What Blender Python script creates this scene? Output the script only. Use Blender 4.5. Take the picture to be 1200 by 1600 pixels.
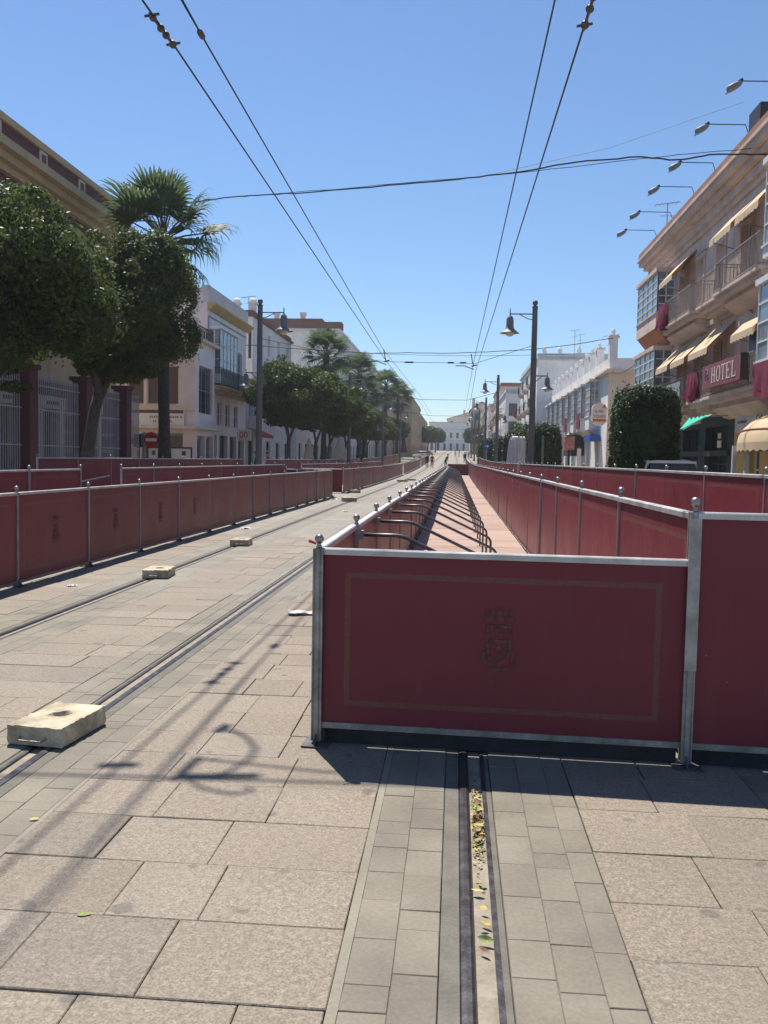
import bpy, math, random
import numpy as np
from mathutils import Matrix, Vector
random.seed(7)
for _o in list(bpy.data.objects): bpy.data.objects.remove(_o)
S = bpy.context.scene
COL = S.collection
# ---------------------------------------------------------------- camera
EYE = 1.45
cam_d = bpy.data.cameras.new('camera'); cam = bpy.data.objects.new('camera', cam_d); COL.objects.link(cam)
cam_d.sensor_fit = 'VERTICAL'; cam_d.sensor_height = 32.0; cam_d.lens = 1383.0/1600*32.0
cam_d.clip_start = 0.05; cam_d.clip_end = 3000
cam.matrix_world = Matrix.Translation((0, 0, EYE)) @ Matrix.Rotation(math.radians(4.599), 4, 'Z') @ Matrix.Rotation(math.radians(90-3.40), 4, 'X') @ Matrix.Rotation(math.radians(1.1), 4, 'Z')
S.camera = cam
S.render.resolution_x = 768; S.render.resolution_y = 1024
# ---------------------------------------------------------------- sky, sun, exposure
SUNV = Vector((-0.25, 0.50, 1.0)).normalized()          # towards the sun
W = bpy.data.worlds.new('World'); S.world = W; W.use_nodes = True
nt = W.node_tree; nt.nodes.clear()
sky = nt.nodes.new('ShaderNodeTexSky'); sky.sky_type = 'NISHITA'; sky.sun_disc = False
sky.sun_elevation = math.asin(SUNV.z); sky.sun_rotation = math.atan2(SUNV.x, SUNV.y)
sky.altitude = 0; sky.air_density = 1.1; sky.dust_density = 0.0; sky.ozone_density = 8.0
bg = nt.nodes.new('ShaderNodeBackground'); bg.inputs['Strength'].default_value = 0.092
wo = nt.nodes.new('ShaderNodeOutputWorld')
nt.links.new(sky.outputs[0], bg.inputs[0]); nt.links.new(bg.outputs[0], wo.inputs[0])
sun_d = bpy.data.lights.new('sun', 'SUN'); sun = bpy.data.objects.new('sun', sun_d); COL.objects.link(sun)
sun_d.energy = 5.0; sun_d.angle = math.radians(0.53); sun_d.color = (1.0, 0.94, 0.86)
sun.rotation_euler = SUNV.to_track_quat('Z', 'Y').to_euler(); sun.location = (-20, 40, 80)
S.view_settings.view_transform = 'Standard'; S.view_settings.look = 'None'
S.view_settings.exposure = 0.5; S.view_settings.gamma = 1.0; S.view_settings.use_curve_mapping = False
try: S.cycles.max_bounces = 6; S.cycles.diffuse_bounces = 3; S.cycles.glossy_bounces = 3
except Exception: pass
# ---------------------------------------------------------------- ground profile
def g(y):                                               # the street climbs gently in the distance
    if y < 48: return 0.0
    if y < 122: return 0.000137*(y-48)**2
    return 0.75 + 0.0203*(y-122)
# ---------------------------------------------------------------- helpers
ORG = {}
def org(o): return ORG.get(o.name, (0, 0, 0)) if o else (0, 0, 0)
def tag(o, label=None, cat=None, group=None, kind=None):
    if label: o['label'] = label
    if cat: o['category'] = cat
    if group: o['group'] = group
    if kind: o['kind'] = kind
    return o
def thing(name, label, cat, loc=(0, 0, 0), group=None):
    o = bpy.data.objects.new(name, None); COL.objects.link(o); o.location = loc; o.empty_display_size = .2
    ORG[o.name] = tuple(loc); return tag(o, label, cat, group)
class MB:
    def __init__(s): s.v = []; s.f = []; s.m = []
    def add(s, vs, fs, m=0):
        n = len(s.v); s.v += [tuple(p) for p in vs]; s.f += [tuple(i+n for i in f) for f in fs]; s.m += [m]*len(fs); return s
    def box(s, x0, x1, y0, y1, z0, z1, m=0):
        return s.add([(x0,y0,z0),(x1,y0,z0),(x1,y1,z0),(x0,y1,z0),(x0,y0,z1),(x1,y0,z1),(x1,y1,z1),(x0,y1,z1)],
            [(3,2,1,0),(4,5,6,7),(0,1,5,4),(1,2,6,5),(2,3,7,6),(3,0,4,7)], m)
    def cbox(s, x0, x1, y0, y1, z0, z1, b=.006, m=0, jit=0):
        r = lambda: random.uniform(-jit, jit)
        c = [(x0+r(),y0+r()),(x1+r(),y0+r()),(x1+r(),y1+r()),(x0+r(),y1+r())]
        sx = [1,-1,-1,1]; sy = [1,1,-1,-1]
        v = [(x,y,z0) for x,y in c]+[(x,y,z1-b) for x,y in c]+[(x+sx[i]*b,y+sy[i]*b,z1) for i,(x,y) in enumerate(c)]
        f = [(8,9,10,11)]
        for i in range(4):
            j = (i+1) % 4; f += [(i,j,4+j,4+i),(4+i,4+j,8+j,8+i)]
        return s.add(v, f, m)
    def bar(s, p, q, w, h=None, up=(0,0,1), m=0):
        p = Vector(p); q = Vector(q); h = h or w; d = (q-p).normalized(); up = Vector(up)
        if abs(d.dot(up)) > .99: up = Vector((0,1,0))
        a = d.cross(up).normalized()*w/2; b = a.cross(d).normalized()*h/2
        vs = [p-a-b,p+a-b,p+a+b,p-a+b,q-a-b,q+a-b,q+a+b,q-a+b]
        return s.add(vs, [(0,1,2,3),(7,6,5,4),(0,4,5,1),(1,5,6,2),(2,6,7,3),(3,7,4,0)], m)
    def tube(s, pts, r, n=6, m=0, cap=True):
        pts = [Vector(p) for p in pts]; rr = r if isinstance(r, (list, tuple)) else [r]*len(pts); rings = []
        prev = None
        for i, p in enumerate(pts):
            d = (pts[min(i+1,len(pts)-1)]-pts[max(i-1,0)]).normalized()
            if prev is None:
                up = Vector((0,0,1)) if abs(d.z) < .95 else Vector((1,0,0)); a = d.cross(up).normalized()
            else:
                a = (prev-d*prev.dot(d)).normalized()
            prev = a; b = d.cross(a)
            rings.append([p+(a*math.cos(2*math.pi*k/n)+b*math.sin(2*math.pi*k/n))*rr[i] for k in range(n)])
        v = [q for R in rings for q in R]; f = []
        for i in range(len(pts)-1):
            for k in range(n):
                f.append((i*n+k, i*n+(k+1)%n, (i+1)*n+(k+1)%n, (i+1)*n+k))
        if cap: f += [tuple(range(n))[::-1], tuple((len(pts)-1)*n+k for k in range(n))]
        return s.add(v, f, m)
    def cyl(s, p, q, r0, r1=None, n=10, m=0): return s.tube([p, q], [r0, r0 if r1 is None else r1], n, m)
    def lathe(s, c, prof, n=14, m=0, ax=None):
        v = []; f = []; k = len(prof)
        for j in range(n):
            a = 2*math.pi*j/n
            for r, z in prof: v.append((c[0]+r*math.cos(a), c[1]+r*math.sin(a), c[2]+z))
        for j in range(n):
            for i in range(k-1): f.append((j*k+i, ((j+1)%n)*k+i, ((j+1)%n)*k+i+1, j*k+i+1))
        return s.add(v, f, m)
    def ball(s, c, r, n=12, m=0, sc=1.0):
        pr = [(max(.0005, r*math.sin(math.pi*i/8)), -r*sc*math.cos(math.pi*i/8)) for i in range(9)]
        return s.lathe(c, pr, n, m)
    def prism(s, poly, fn, m=0):                          # poly: 2d points; fn(p, k) -> 3d for k in 0, 1
        n = len(poly); v = [fn(p, 0) for p in poly]+[fn(p, 1) for p in poly]
        f = [tuple(range(n))[::-1], tuple(range(n, 2*n))]+[(i,(i+1)%n,n+(i+1)%n,n+i) for i in range(n)]
        return s.add(v, f, m)
    def mesh(s, name, mats, o=(0,0,0), smooth=False):
        me = bpy.data.meshes.new(name)
        me.from_pydata([(x-o[0], y-o[1], z-o[2]) for x, y, z in s.v], [], s.f)
        for mt in (mats if isinstance(mats, (list, tuple)) else [mats]): me.materials.append(mt)
        me.polygons.foreach_set('material_index', s.m)
        if smooth: me.polygons.foreach_set('use_smooth', [True]*len(s.f))
        me.validate(); me.update(); return me
    def build(s, name, mats, parent=None, smooth=False, loc=None):
        o0 = loc if loc is not None else org(parent)
        ob = put(name, s.mesh(name, mats, o0, smooth), parent)
        if parent is None and loc is not None: ob.location = loc
        ORG[ob.name] = tuple(o0); return ob
def put(name, me, parent=None, loc=(0,0,0), rot=(0,0,0)):
    ob = bpy.data.objects.new(name, me); COL.objects.link(ob); ob.parent = parent; ob.location = loc; ob.rotation_euler = rot
    ORG[ob.name] = org(parent); return ob
def copy_tree(o, parent=None, loc=None, rotz=None, label=None, scale=None):
    c = o.copy(); COL.objects.link(c)
    if parent is not None: c.parent = parent
    if loc is not None: c.location = loc
    if rotz is not None: c.rotation_euler = (0, 0, rotz)
    if scale is not None: c.scale = (scale,)*3 if not isinstance(scale, tuple) else scale
    if label: c['label'] = label
    for ch in [x for x in COL.objects if x.parent == o]: copy_tree(ch, c)
    return c
# ---------------------------------------------------------------- materials
MATS = {}
def _mat(name):
    m = bpy.data.materials.new(name); m.use_nodes = True; n = m.node_tree.nodes; n.clear()
    out = n.new('ShaderNodeOutputMaterial'); p = n.new('ShaderNodeBsdfPrincipled'); m.node_tree.links.new(p.outputs[0], out.inputs[0])
    return m, m.node_tree, p
def N(nt, t, **kw):
    n = nt.nodes.new(t)
    for k, v in kw.items():
        if k in n.inputs: n.inputs[k].default_value = v
        else: setattr(n, k, v)
    return n
def ramp(nt, fac, a, b, lo=.35, hi=.65):
    r = nt.nodes.new('ShaderNodeValToRGB'); e = r.color_ramp.elements
    e[0].position = lo; e[1].position = hi; e[0].color = (*a, 1); e[1].color = (*b, 1); nt.links.new(fac, r.inputs[0]); return r.outputs[0]
def mixc(nt, fac, a, b, mode='MIX'):
    m = nt.nodes.new('ShaderNodeMix'); m.data_type = 'RGBA'; m.blend_type = mode
    for i, x in ((0, fac), (6, a), (7, b)):
        if isinstance(x, (int, float)): m.inputs[i].default_value = x
        elif isinstance(x, tuple): m.inputs[i].default_value = (*x, 1) if len(x) == 3 else x
        else: nt.links.new(x, m.inputs[i])
    return m.outputs[2]
def math_(nt, op, a, b=None, c=None):
    m = nt.nodes.new('ShaderNodeMath'); m.operation = op
    for i, x in enumerate((a, b, c)):
        if x is None: continue
        if isinstance(x, (int, float)): m.inputs[i].default_value = x
        else: nt.links.new(x, m.inputs[i])
    return m.outputs[0]
def noise(nt, vec, scale, detail=3, rough=.55):
    n = N(nt, 'ShaderNodeTexNoise', Scale=scale, Detail=detail, Roughness=rough)
    if vec is not None: nt.links.new(vec, n.inputs['Vector'])
    return n.outputs[0]
def bump(nt, p, h, strength=.3, dist=.01):
    b = N(nt, 'ShaderNodeBump', Strength=strength, Distance=dist); nt.links.new(h, b.inputs['Height']); nt.links.new(b.outputs[0], p.inputs['Normal'])
def k(c, f): return tuple(max(0, min(1, x*f)) for x in c)
def mat(name, col, rough=.6, metal=0.0, var=.18, scale=3.0, bmp=0.15, spec=.4, fine=40, streak=0.0, coord='POS', rnd=0.0, dist=.01):
    if name in MATS: return MATS[name]
    m, t, p = _mat(name); MATS[name] = m
    if coord == 'POS': vec = N(t, 'ShaderNodeNewGeometry').outputs['Position']
    else: vec = N(t, 'ShaderNodeTexCoord').outputs['Object']
    n1 = noise(t, vec, scale, 4); n2 = noise(t, vec, fine, 3)
    c = ramp(t, n1, k(col, 1-var), k(col, 1+var*.7), .3, .7)
    c = mixc(t, .5*var, c, ramp(t, n2, (.0,)*3, (1.,)*3, .3, .7), 'SOFT_LIGHT')
    if streak:
        mp = N(t, 'ShaderNodeMapping'); t.links.new(vec, mp.inputs[0]); mp.inputs['Scale'].default_value = (1.2, 1.2, .12)
        n3 = noise(t, mp.outputs[0], 2.2, 5, .65)
        c = mixc(t, math_(t, 'MULTIPLY', ramp(t, n3, (0,)*3, (1,)*3, .52, .75), streak), c, k(col, .45))
    if rnd:
        oi = N(t, 'ShaderNodeObjectInfo'); c = mixc(t, rnd, c, mixc(t, oi.outputs['Random'], k(col, .55), k(col, 1.4)))
    t.links.new(c, p.inputs['Base Color']); p.inputs['Roughness'].default_value = rough; p.inputs['Metallic'].default_value = metal
    p.inputs['Specular IOR Level'].default_value = spec
    t.links.new(math_(t, 'ADD', rough-.12, math_(t, 'MULTIPLY', n1, .24)), p.inputs['Roughness'])
    if bmp: bump(t, p, n2, bmp, dist)
    return m
def granite(name, col, rnd=.35):
    m, t, p = _mat(name); pos = N(t, 'ShaderNodeNewGeometry').outputs['Position']
    oi = N(t, 'ShaderNodeObjectInfo').outputs['Random']
    c = mixc(t, oi, k(col, 1-rnd*.5), k(col, 1+rnd*.5))
    oi2 = math_(t, 'FRACT', math_(t, 'MULTIPLY', oi, 17.3)); oi3 = math_(t, 'FRACT', math_(t, 'MULTIPLY', oi, 53.7))
    c = mixc(t, math_(t, 'MULTIPLY', oi2, .35), c, (col[0]*1.03, col[1]*.88, col[2]*.80))
    c = mixc(t, math_(t, 'MULTIPLY', oi3, .35), c, (col[0]*.90, col[1]*.93, col[2]*.95))
    ob = N(t, 'ShaderNodeTexCoord').outputs['Object']
    sp = noise(t, pos, 120, 2, .7); c = mixc(t, .5, c, ramp(t, sp, (.16,.15,.14), (.92,.89,.85), .3, .7), 'OVERLAY')
    sp2 = noise(t, pos, 42, 3, .65); c = mixc(t, .38, c, ramp(t, sp2, (.25,)*3, (.78,)*3, .32, .68), 'OVERLAY')
    vo = N(t, 'ShaderNodeTexVoronoi', Scale=85.0); t.links.new(pos, vo.inputs['Vector'])
    c = mixc(t, math_(t, 'MULTIPLY', ramp(t, vo.outputs['Distance'], (1,)*3, (0,)*3, .1, .22), .35), c, k(col, .45))
    big = noise(t, pos, 1.3, 6, .65); c = mixc(t, math_(t, 'MULTIPLY', ramp(t, big, (0,)*3, (1,)*3, .46, .76), .36), c, k(col, .62))
    pale = noise(t, pos, 3.1, 5, .7); c = mixc(t, math_(t, 'MULTIPLY', ramp(t, pale, (0,)*3, (1,)*3, .55, .75), .30), c, k(col, 1.35))
    dots = noise(t, pos, 6.5, 1, .4); c = mixc(t, math_(t, 'MULTIPLY', ramp(t, dots, (0,)*3, (1,)*3, .70, .74), .5), c, (.07,.065,.06))
    scr = N(t, 'ShaderNodeMapping'); t.links.new(pos, scr.inputs[0]); scr.inputs['Scale'].default_value = (9, .7, 1); sc_ = noise(t, scr.outputs[0], 2.0, 4, .7)
    c = mixc(t, math_(t, 'MULTIPLY', ramp(t, sc_, (0,)*3, (1,)*3, .58, .78), .25), c, k(col, .6))
    t.links.new(c, p.inputs['Base Color']); p.inputs['Roughness'].default_value = .72; p.inputs['Specular IOR Level'].default_value = .35
    bump(t, p, math_(t, 'ADD', sp, math_(t, 'MULTIPLY', sp2, 1.5)), .4, .004); MATS[name] = m; return m
def leafmat(name, a, b, rough=.45, trans=.0):
    m, t, p = _mat(name); gi = N(t, 'ShaderNodeNewGeometry')
    c = mixc(t, gi.outputs['Random Per Island'], a, b)
    big = noise(t, gi.outputs['Position'], .9, 3); c = mixc(t, .35, c, ramp(t, big, k(a, .5), k(b, 1.25), .35, .65))
    t.links.new(c, p.inputs['Base Color']); p.inputs['Roughness'].default_value = rough; p.inputs['Specular IOR Level'].default_value = .22
    if trans:
        tr = N(t, 'ShaderNodeBsdfTranslucent'); t.links.new(mixc(t, .5, c, k(b, 1.6)), tr.inputs[0])
        ms = N(t, 'ShaderNodeMixShader'); ms.inputs[0].default_value = trans
        t.links.new(p.outputs[0], ms.inputs[1]); t.links.new(tr.outputs[0], ms.inputs[2])
        t.links.new(ms.outputs[0], [n for n in t.nodes if n.type == 'OUTPUT_MATERIAL'][0].inputs[0])
    MATS[name] = m; return m
ALU = mat('aluminium', (.50,.49,.47), .48, .6, .25, 6, .05, fine=60)
ALUD = mat('aluminium_dull', (.30,.30,.29), .5, .6, .4, 9, .1, fine=50)
STEEL = mat('rail_steel', (.085,.08,.085), .38, .7, .35, 14, .1, fine=90)
GALV = mat('galvanised_tube', (.16,.155,.15), .42, .8, .3, 8, .0)
GLASS = mat('window_glass', (.035,.045,.055), .12, 0, .2, .6, 0, spec=.6)
GLASSB = mat('window_glass_pale', (.20,.25,.29), .15, 0, .5, 1.2, 0, spec=.6)
WHITE = mat('white_paint', (.72,.71,.69), .5, 0, .08, 2, .03)
DARK = mat('dark_metal', (.03,.03,.033), .5, .3, .2, 5, .05)
WIRE = mat('wire_black', (.035,.035,.04), .6, .2, .2, 5, 0)
INSU = mat('insulator_brown', (.10,.085,.075), .5, 0, .3, 20, 0)
FINM = mat('finial_metal', (.33,.32,.31), .38, .8, .2, 20, 0)
POSTG = mat('lamp_post_grey', (.155,.148,.155), .6, .1, .15, 3, .03)
LAMPG = mat('lamp_head_grey', (.20,.205,.215), .6, .1, .15, 6, 0)
OPAL = mat('lamp_glass', (.62,.62,.60), .25, 0, .08, 4, 0)
REDCL = mat('maroon_cloth', (.20,.018,.055), .8, 0, .3, 5, .3)
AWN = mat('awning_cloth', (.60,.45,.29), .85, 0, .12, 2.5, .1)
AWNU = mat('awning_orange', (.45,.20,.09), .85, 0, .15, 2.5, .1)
GREENC = mat('green_cloth', (.03,.55,.36), .8, 0, .2, 3, .1)
BARK = mat('bark', (.115,.10,.09), .9, 0, .35, 6, .6, fine=25, dist=.03)
PALMB = mat('palm_bark', (.065,.055,.05), .95, 0, .4, 8, .8, fine=30, dist=.04)
def panelmat(L, H, plain=False):
    nm = 'red_panel_%d_%d' % (round(L*100), round(H*100))+('_plain' if plain else '')
    if nm in MATS: return MATS[nm]
    m, t, p = _mat(nm); MATS[nm] = m
    ob = N(t, 'ShaderNodeTexCoord').outputs['Object']; sp = N(t, 'ShaderNodeSeparateXYZ'); t.links.new(ob, sp.inputs[0])
    dx = math_(t, 'SUBTRACT', L/2, math_(t, 'ABSOLUTE', math_(t, 'SUBTRACT', sp.outputs[0], L/2)))
    dz = math_(t, 'SUBTRACT', H/2, math_(t, 'ABSOLUTE', math_(t, 'SUBTRACT', sp.outputs[2], H/2)))
    dx = math_(t, 'SUBTRACT', dx, .135); dz = math_(t, 'SUBTRACT', dz, .12)
    d = math_(t, 'MINIMUM', dx, dz)
    band = math_(t, 'MULTIPLY', math_(t, 'GREATER_THAN', d, 0), math_(t, 'LESS_THAN', d, .027))
    if plain: band = 0.0
    pos = N(t, 'ShaderNodeNewGeometry').outputs['Position']; oi = N(t, 'ShaderNodeObjectInfo').outputs['Random']
    n1 = noise(t, pos, 2.2, 4); n2 = noise(t, pos, 60, 3)
    base = mixc(t, oi, (.150,.017,.029), (.200,.025,.040))
    c = mixc(t, math_(t, 'MULTIPLY', ramp(t, n1, (0,)*3, (1,)*3, .35, .75), .22), base, (.23,.055,.062))
    mp = N(t, 'ShaderNodeMapping'); t.links.new(pos, mp.inputs[0]); mp.inputs['Scale'].default_value = (6, 6, .5)
    st = noise(t, mp.outputs[0], 3, 4, .6); c = mixc(t, math_(t, 'MULTIPLY', ramp(t, st, (0,)*3, (1,)*3, .55, .8), .15), c, (.23,.09,.085))
    wear = math_(t, 'MULTIPLY', band, math_(t, 'ADD', .15, math_(t, 'MULTIPLY', ramp(t, n2, (0,)*3, (1,)*3, .3, .6), .38)))
    c = mixc(t, wear, c, (.145,.11,.065))
    chip = noise(t, pos, 23, 2, .4); c = mixc(t, math_(t, 'GREATER_THAN', chip, .80), c, (.35,.28,.26))
    t.links.new(c, p.inputs['Base Color']); p.inputs['Specular IOR Level'].default_value = .35
    t.links.new(math_(t, 'ADD', .30, math_(t, 'MULTIPLY', n1, .25)), p.inputs['Roughness'])
    bump(t, p, noise(t, pos, 2.6, 3), .35, .03)
    return m
# ================================================================ GROUND, STREET
GRAN = granite('granite_slab', (.230,.197,.155), .30)
SETT = mat('concrete_sett', (.208,.183,.140), .8, 0, .30, 2.4, .35, fine=70, rnd=.16, dist=.004)
GROUT = mat('joint_mortar', (.105,.088,.068), .95, 0, .4, 8, .3, fine=60)
KERB = mat('kerb_concrete', (.25,.226,.172), .85, 0, .2, 2.5, .3, fine=60)
MORT = mat('sett_mortar', (.15,.135,.11), .9, 0, .3, 6, .2)
BAND = mat('rail_bedding', (.155,.142,.115), .9, 0, .25, 7, .4, fine=80, dist=.006)
GROOVE = mat('groove_fill', (.29,.25,.19), .9, 0, .3, 9, .5, fine=60, dist=.006)
def paving(name, col):
    m, t, p = _mat(name); pos = N(t, 'ShaderNodeNewGeometry').outputs['Position']
    mp = N(t, 'ShaderNodeMapping'); t.links.new(pos, mp.inputs[0])
    br = N(t, 'ShaderNodeTexBrick', Scale=1.0); br.inputs['Brick Width'].default_value = .72; br.inputs['Row Height'].default_value = .43
    br.inputs['Mortar Size'].default_value = .006; br.inputs['Color1'].default_value = (*k(col, .85), 1); br.inputs['Color2'].default_value = (*k(col, 1.12), 1)
    br.inputs['Mortar'].default_value = (*k(col, .42), 1); br.inputs['Bias'].default_value = 0.0; br.offset = .43
    t.links.new(mp.outputs[0], br.inputs['Vector'])
    c = br.outputs['Color']; big = noise(t, pos, .8, 5, .6)
    c = mixc(t, math_(t, 'MULTIPLY', ramp(t, big, (0,)*3, (1,)*3, .45, .75), .35), c, k(col, .6))
    sp = noise(t, pos, 60, 2, .7); c = mixc(t, .35, c, ramp(t, sp, (.1,)*3, (.9,)*3, .3, .7), 'OVERLAY')
    t.links.new(c, p.inputs['Base Color']); p.inputs['Roughness'].default_value = .75; bump(t, p, br.outputs['Fac'], -.3, .005)
    MATS[name] = m; return m
PAVE = paving('paving_far', (.248,.216,.173))
PAVER = paving('pavement_tiles', (.212,.188,.145))
YS = [-40, -5, 14, 48, 60, 72, 84, 96, 108, 122, 160, 220, 300, 420, 700, 1500]
def sheet(m, x0, x1, ys, dz, thick=0, mi=0):
    v = []; f = []
    for y in ys: v += [(x0, y, g(y)+dz), (x1, y, g(y)+dz)]
    for i in range(len(ys)-1): f.append((2*i, 2*i+1, 2*i+3, 2*i+2))
    if thick:
        n = len(v); v += [(x, y, z-thick) for x, y, z in v]
        for i in range(len(ys)-1):
            f += [(2*i, 2*i+2, n+2*i+2, n+2*i), (2*i+1, n+2*i+1, n+2*i+3, 2*i+3)]
        f += [(0, n, n+1, 1), (2*len(ys)-2, 2*len(ys)-1, n+2*len(ys)-1, n+2*len(ys)-2)]
    m.add(v, f, mi)
m = MB(); sheet(m, -900, 900, YS, -.016); tag(m.build('ground', GROUT), kind='structure')
NEAR = 16.0
yy = [NEAR, 48, 60, 72, 84, 96, 108, 122, 160, 220, 300, 345]
m = MB()
for a, b in ((-7.4, -3.976), (-3.124, -2.326), (-1.599, -.308), (.544, 1.359), (2.086, 2.42)): sheet(m, a, b, yy, 0.0)
street = tag(m.build('street', PAVE), kind='structure')
# slabs laid one by one near the camera
def slab_course(x0, x1, y0, y1, wmin=.42, wmax=.88):
    x = x0
    cuts = [x0]
    while x < x1-wmin*1.3:
        x += random.uniform(wmin, wmax)
        if x1-x < wmin*.6: break
        cuts.append(x)
    cuts.append(x1)
    for a, b in zip(cuts, cuts[1:]):
        mm = MB(); dz = random.uniform(-.0025, .0025); cx, cy = (a+b)/2, (y0+y1)/2
        gp = random.uniform(.0008, .0026)
        mm.cbox(a+gp-cx, b-gp-cx, y0+gp-cy, y1-gp-cy, -.045, 0, .003, jit=.002)
        if random.random() < .45:
            q = random.choice((8,9,10,11)); vx, vy, vz = mm.v[q]; mm.v[q] = (vx*(1-.03*random.random()), vy*(1-.05*random.random()), vz-.006*random.random())
        o = put('paving_slab', mm.mesh('paving_slab', GRAN), street, (cx, cy, dz))
        o.rotation_euler = (random.uniform(-.0016,.0016), random.uniform(-.0016,.0016), random.uniform(-.002,.002))
def slab_field(x0, x1, ya, yb, **kw):
    y = ya
    while y < yb-.05:
        d = random.choice((.34,.38,.38,.40,.42)); e = min(y+d, yb)
        if yb-e < .2: e = yb
        slab_course(x0, x1, y, e, **kw); y = e
slab_field(-1.60, -.309, 1.85, NEAR, wmin=.30, wmax=.64)
slab_field(-3.125, -2.327, 3.0, NEAR, wmin=.36, wmax=.70)
slab_field(.545, 1.358, 1.85, 4.6, wmin=.28, wmax=.58)
slab_field(-4.75, -3.977, 5.2, NEAR, wmin=.5, wmax=.9)
m = MB()
m.box(-7.4, -4.75, -3, NEAR, -.05, -.001); m.box(.545, 1.358, 4.6, NEAR, -.05, -.001); m.box(2.087, 2.42, -3, NEAR, -.05, -.001); m.box(-4.75,-3.977,-3,5.2,-.05,-.001); m.box(-3.125,-2.327,-3,3.0,-.05,-.001)
m.box(-1.60,-.309,-3,1.85,-.05,-.001); m.box(.545,1.358,-3,1.85,-.05,-.001)
m.build('paving_field', PAVE, street)
# rail strips: setts, bedding, grooved rail.  s = +1: groove on the +X side of the head
def rail(x, s, label, near_to, y_end=345):
    t = thing('tram_rail', label, 'tram rail', (x, 2, 0), 'grooved tram rails set in the street')
    ys = [-3, NEAR, 48, 60, 72, 84, 96, 108, 122, 160, 220, 300, y_end]
    def strip(nm, a, b, dz, mt, th=.0, extra=None):
        mm = MB(); lo, hi = sorted((x+s*a, x+s*b)); sheet(mm, lo, hi, ys, dz, th)
        return mm.build(nm, mt, t)
    # head with rounded top
    prof = [(-.024,-.05),(-.024,-.006),(-.019,-.0005),(-.006,.0035),(.010,.0035),(.018,0.0),(.0225,-.008),(.0225,-.05)]
    mm = MB(); n = len(prof)
    v = [(x+s*px, y, g(y)+pz) for y in ys for px, pz in prof]; f = []
    for i in range(len(ys)-1):
        for j in range(n-1):
            q = (i*n+j, i*n+j+1, (i+1)*n+j+1, (i+1)*n+j); f.append(q if s > 0 else q[::-1])
    mm.add(v, f); mm.build('rail_head', STEEL, t, smooth=False)
    strip('groove', .0225, .080, -.0145, GROOVE)
    strip('guard_lip', .080, .098, -.004, STEEL, .04)
    strip('bedding_band', .098, .118, -.006, BAND, .02)
    strip('bedding_band', -.082, -.024, -.003, BAND, .02)
    # kerb bands beside the slabs
    strip('concrete_edge', -.375 if s > 0 else -.365, -.345, -.002, KERB, .03)
    # setts
    cols = [(-.345,-.215),(-.215,-.085)] if s > 0 else [(-.345,-.215),(-.215,-.085)]
    cols2 = [(.122,.25),(.25,.375),(.375,.475)] if s > 0 else [(.122,.24),(.24,.36)]
    for (a, b) in cols+cols2:
        lo, hi = sorted((x+s*a, x+s*b)); y = 1.8 if near_to < 6 else 2.2
        mm = MB(); mm.box(lo, hi, y, near_to+.3, -.012, -.0055); mm.build('mortar_bed', MORT, t); y -= random.uniform(0, .2)
        while y < near_to:
            d = random.choice((.2,.24,.24,.27,.12)); mm = MB()
            mm.cbox(lo+.0008-(lo+hi)/2, hi-.0008-(lo+hi)/2, -d/2+.0008, d/2-.0008, -.04, 0, .002, jit=.0012)
            put('sett', mm.mesh('sett', SETT), t, ((lo+hi)/2-x, y+d/2-2, random.uniform(-.003,-.0005)), (random.uniform(-.002,.002), random.uniform(-.003,.003), 0)); y += d
        mm = MB(); sheet(mm, lo, hi, [max(near_to+.0, y)]+[q for q in ys if q > y], -.002); mm.build('sett_strip', PAVER, t)
        mm = MB(); mm.box(lo, hi, -3, 1.58 if near_to < 6 else 1.98, -.04, -.003); mm.build('sett_strip', PAVER, t)
rail(.068, 1, 'nearest grooved tram rail running under the foreground red barrier, leaves in its groove', 4.6)
rail(-1.965, -1, 'tram rail carrying the near concrete block, middle of the open track', 9.0)
rail(-3.60, 1, 'tram rail farthest left, nearest the long left barrier, with concrete blocks along it', 9.0)
rail(1.72, -1, 'tram rail under the barrier corridor on the right', 4.7)
# raised pavements with kerbs
for x0, x1, nm in ((-60, -7.4, 'pavement_left'), (2.42, 60, 'pavement_right')):
    m = MB(); sheet(m, x0, x1, [-40, NEAR, 48, 60, 72, 84, 96, 108, 122, 160, 220, 300, 420], .125, .16)
    pv = tag(m.build(nm, PAVER), kind='structure')
    xs = x1 if x1 < 0 else x0; sg = 1 if x1 < 0 else -1
    for i in range(60):
        y = -2+i*1.2; mm = MB(); a, b = sorted((xs, xs+sg*.16)); mm.cbox(a, b, y+.004, y+1.196, g(y)-.1, g(y)+.128, .012); mm.build('kerb_stone', KERB, pv)
# litter in the groove: each larger leaf its own thing, the crumbs as one mass
LEAFY = [mat('dry_leaf_yellow', (.52,.40,.10), .7, 0, .3, 30, 0), mat('dry_leaf_green', (.20,.25,.06), .7, 0, .3, 30, 0), mat('dry_leaf_brown', (.22,.12,.06), .8, 0, .3, 30, 0), mat('dry_leaf_pale', (.42,.34,.2), .7, 0, .3, 30, 0)]
def leaf_mesh(mm, c, L, wd, a, tilt, m=0, curl=.25):
    pts = [(-.5,0),(-.3,.32),(.0,.46),(.28,.3),(.5,0),(.28,-.3),(0,-.46),(-.3,-.32)]
    R = Matrix.Rotation(a, 3, 'Z') @ Matrix.Rotation(tilt, 3, 'X')
    v = []
    for px, py in pts: v.append(Vector(c)+R @ Vector((px*L, py*wd, abs(py)*curl*wd+px*px*curl*L)))
    v.append(Vector(c)+R @ Vector((0, 0, .002))); n = 8
    mm.add(v, [(i, (i+1) % n, n) for i in range(n)], m)
leaf_names = {0: 'yellow', 1: 'green', 2: 'brown', 3: 'pale dry'}
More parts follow.
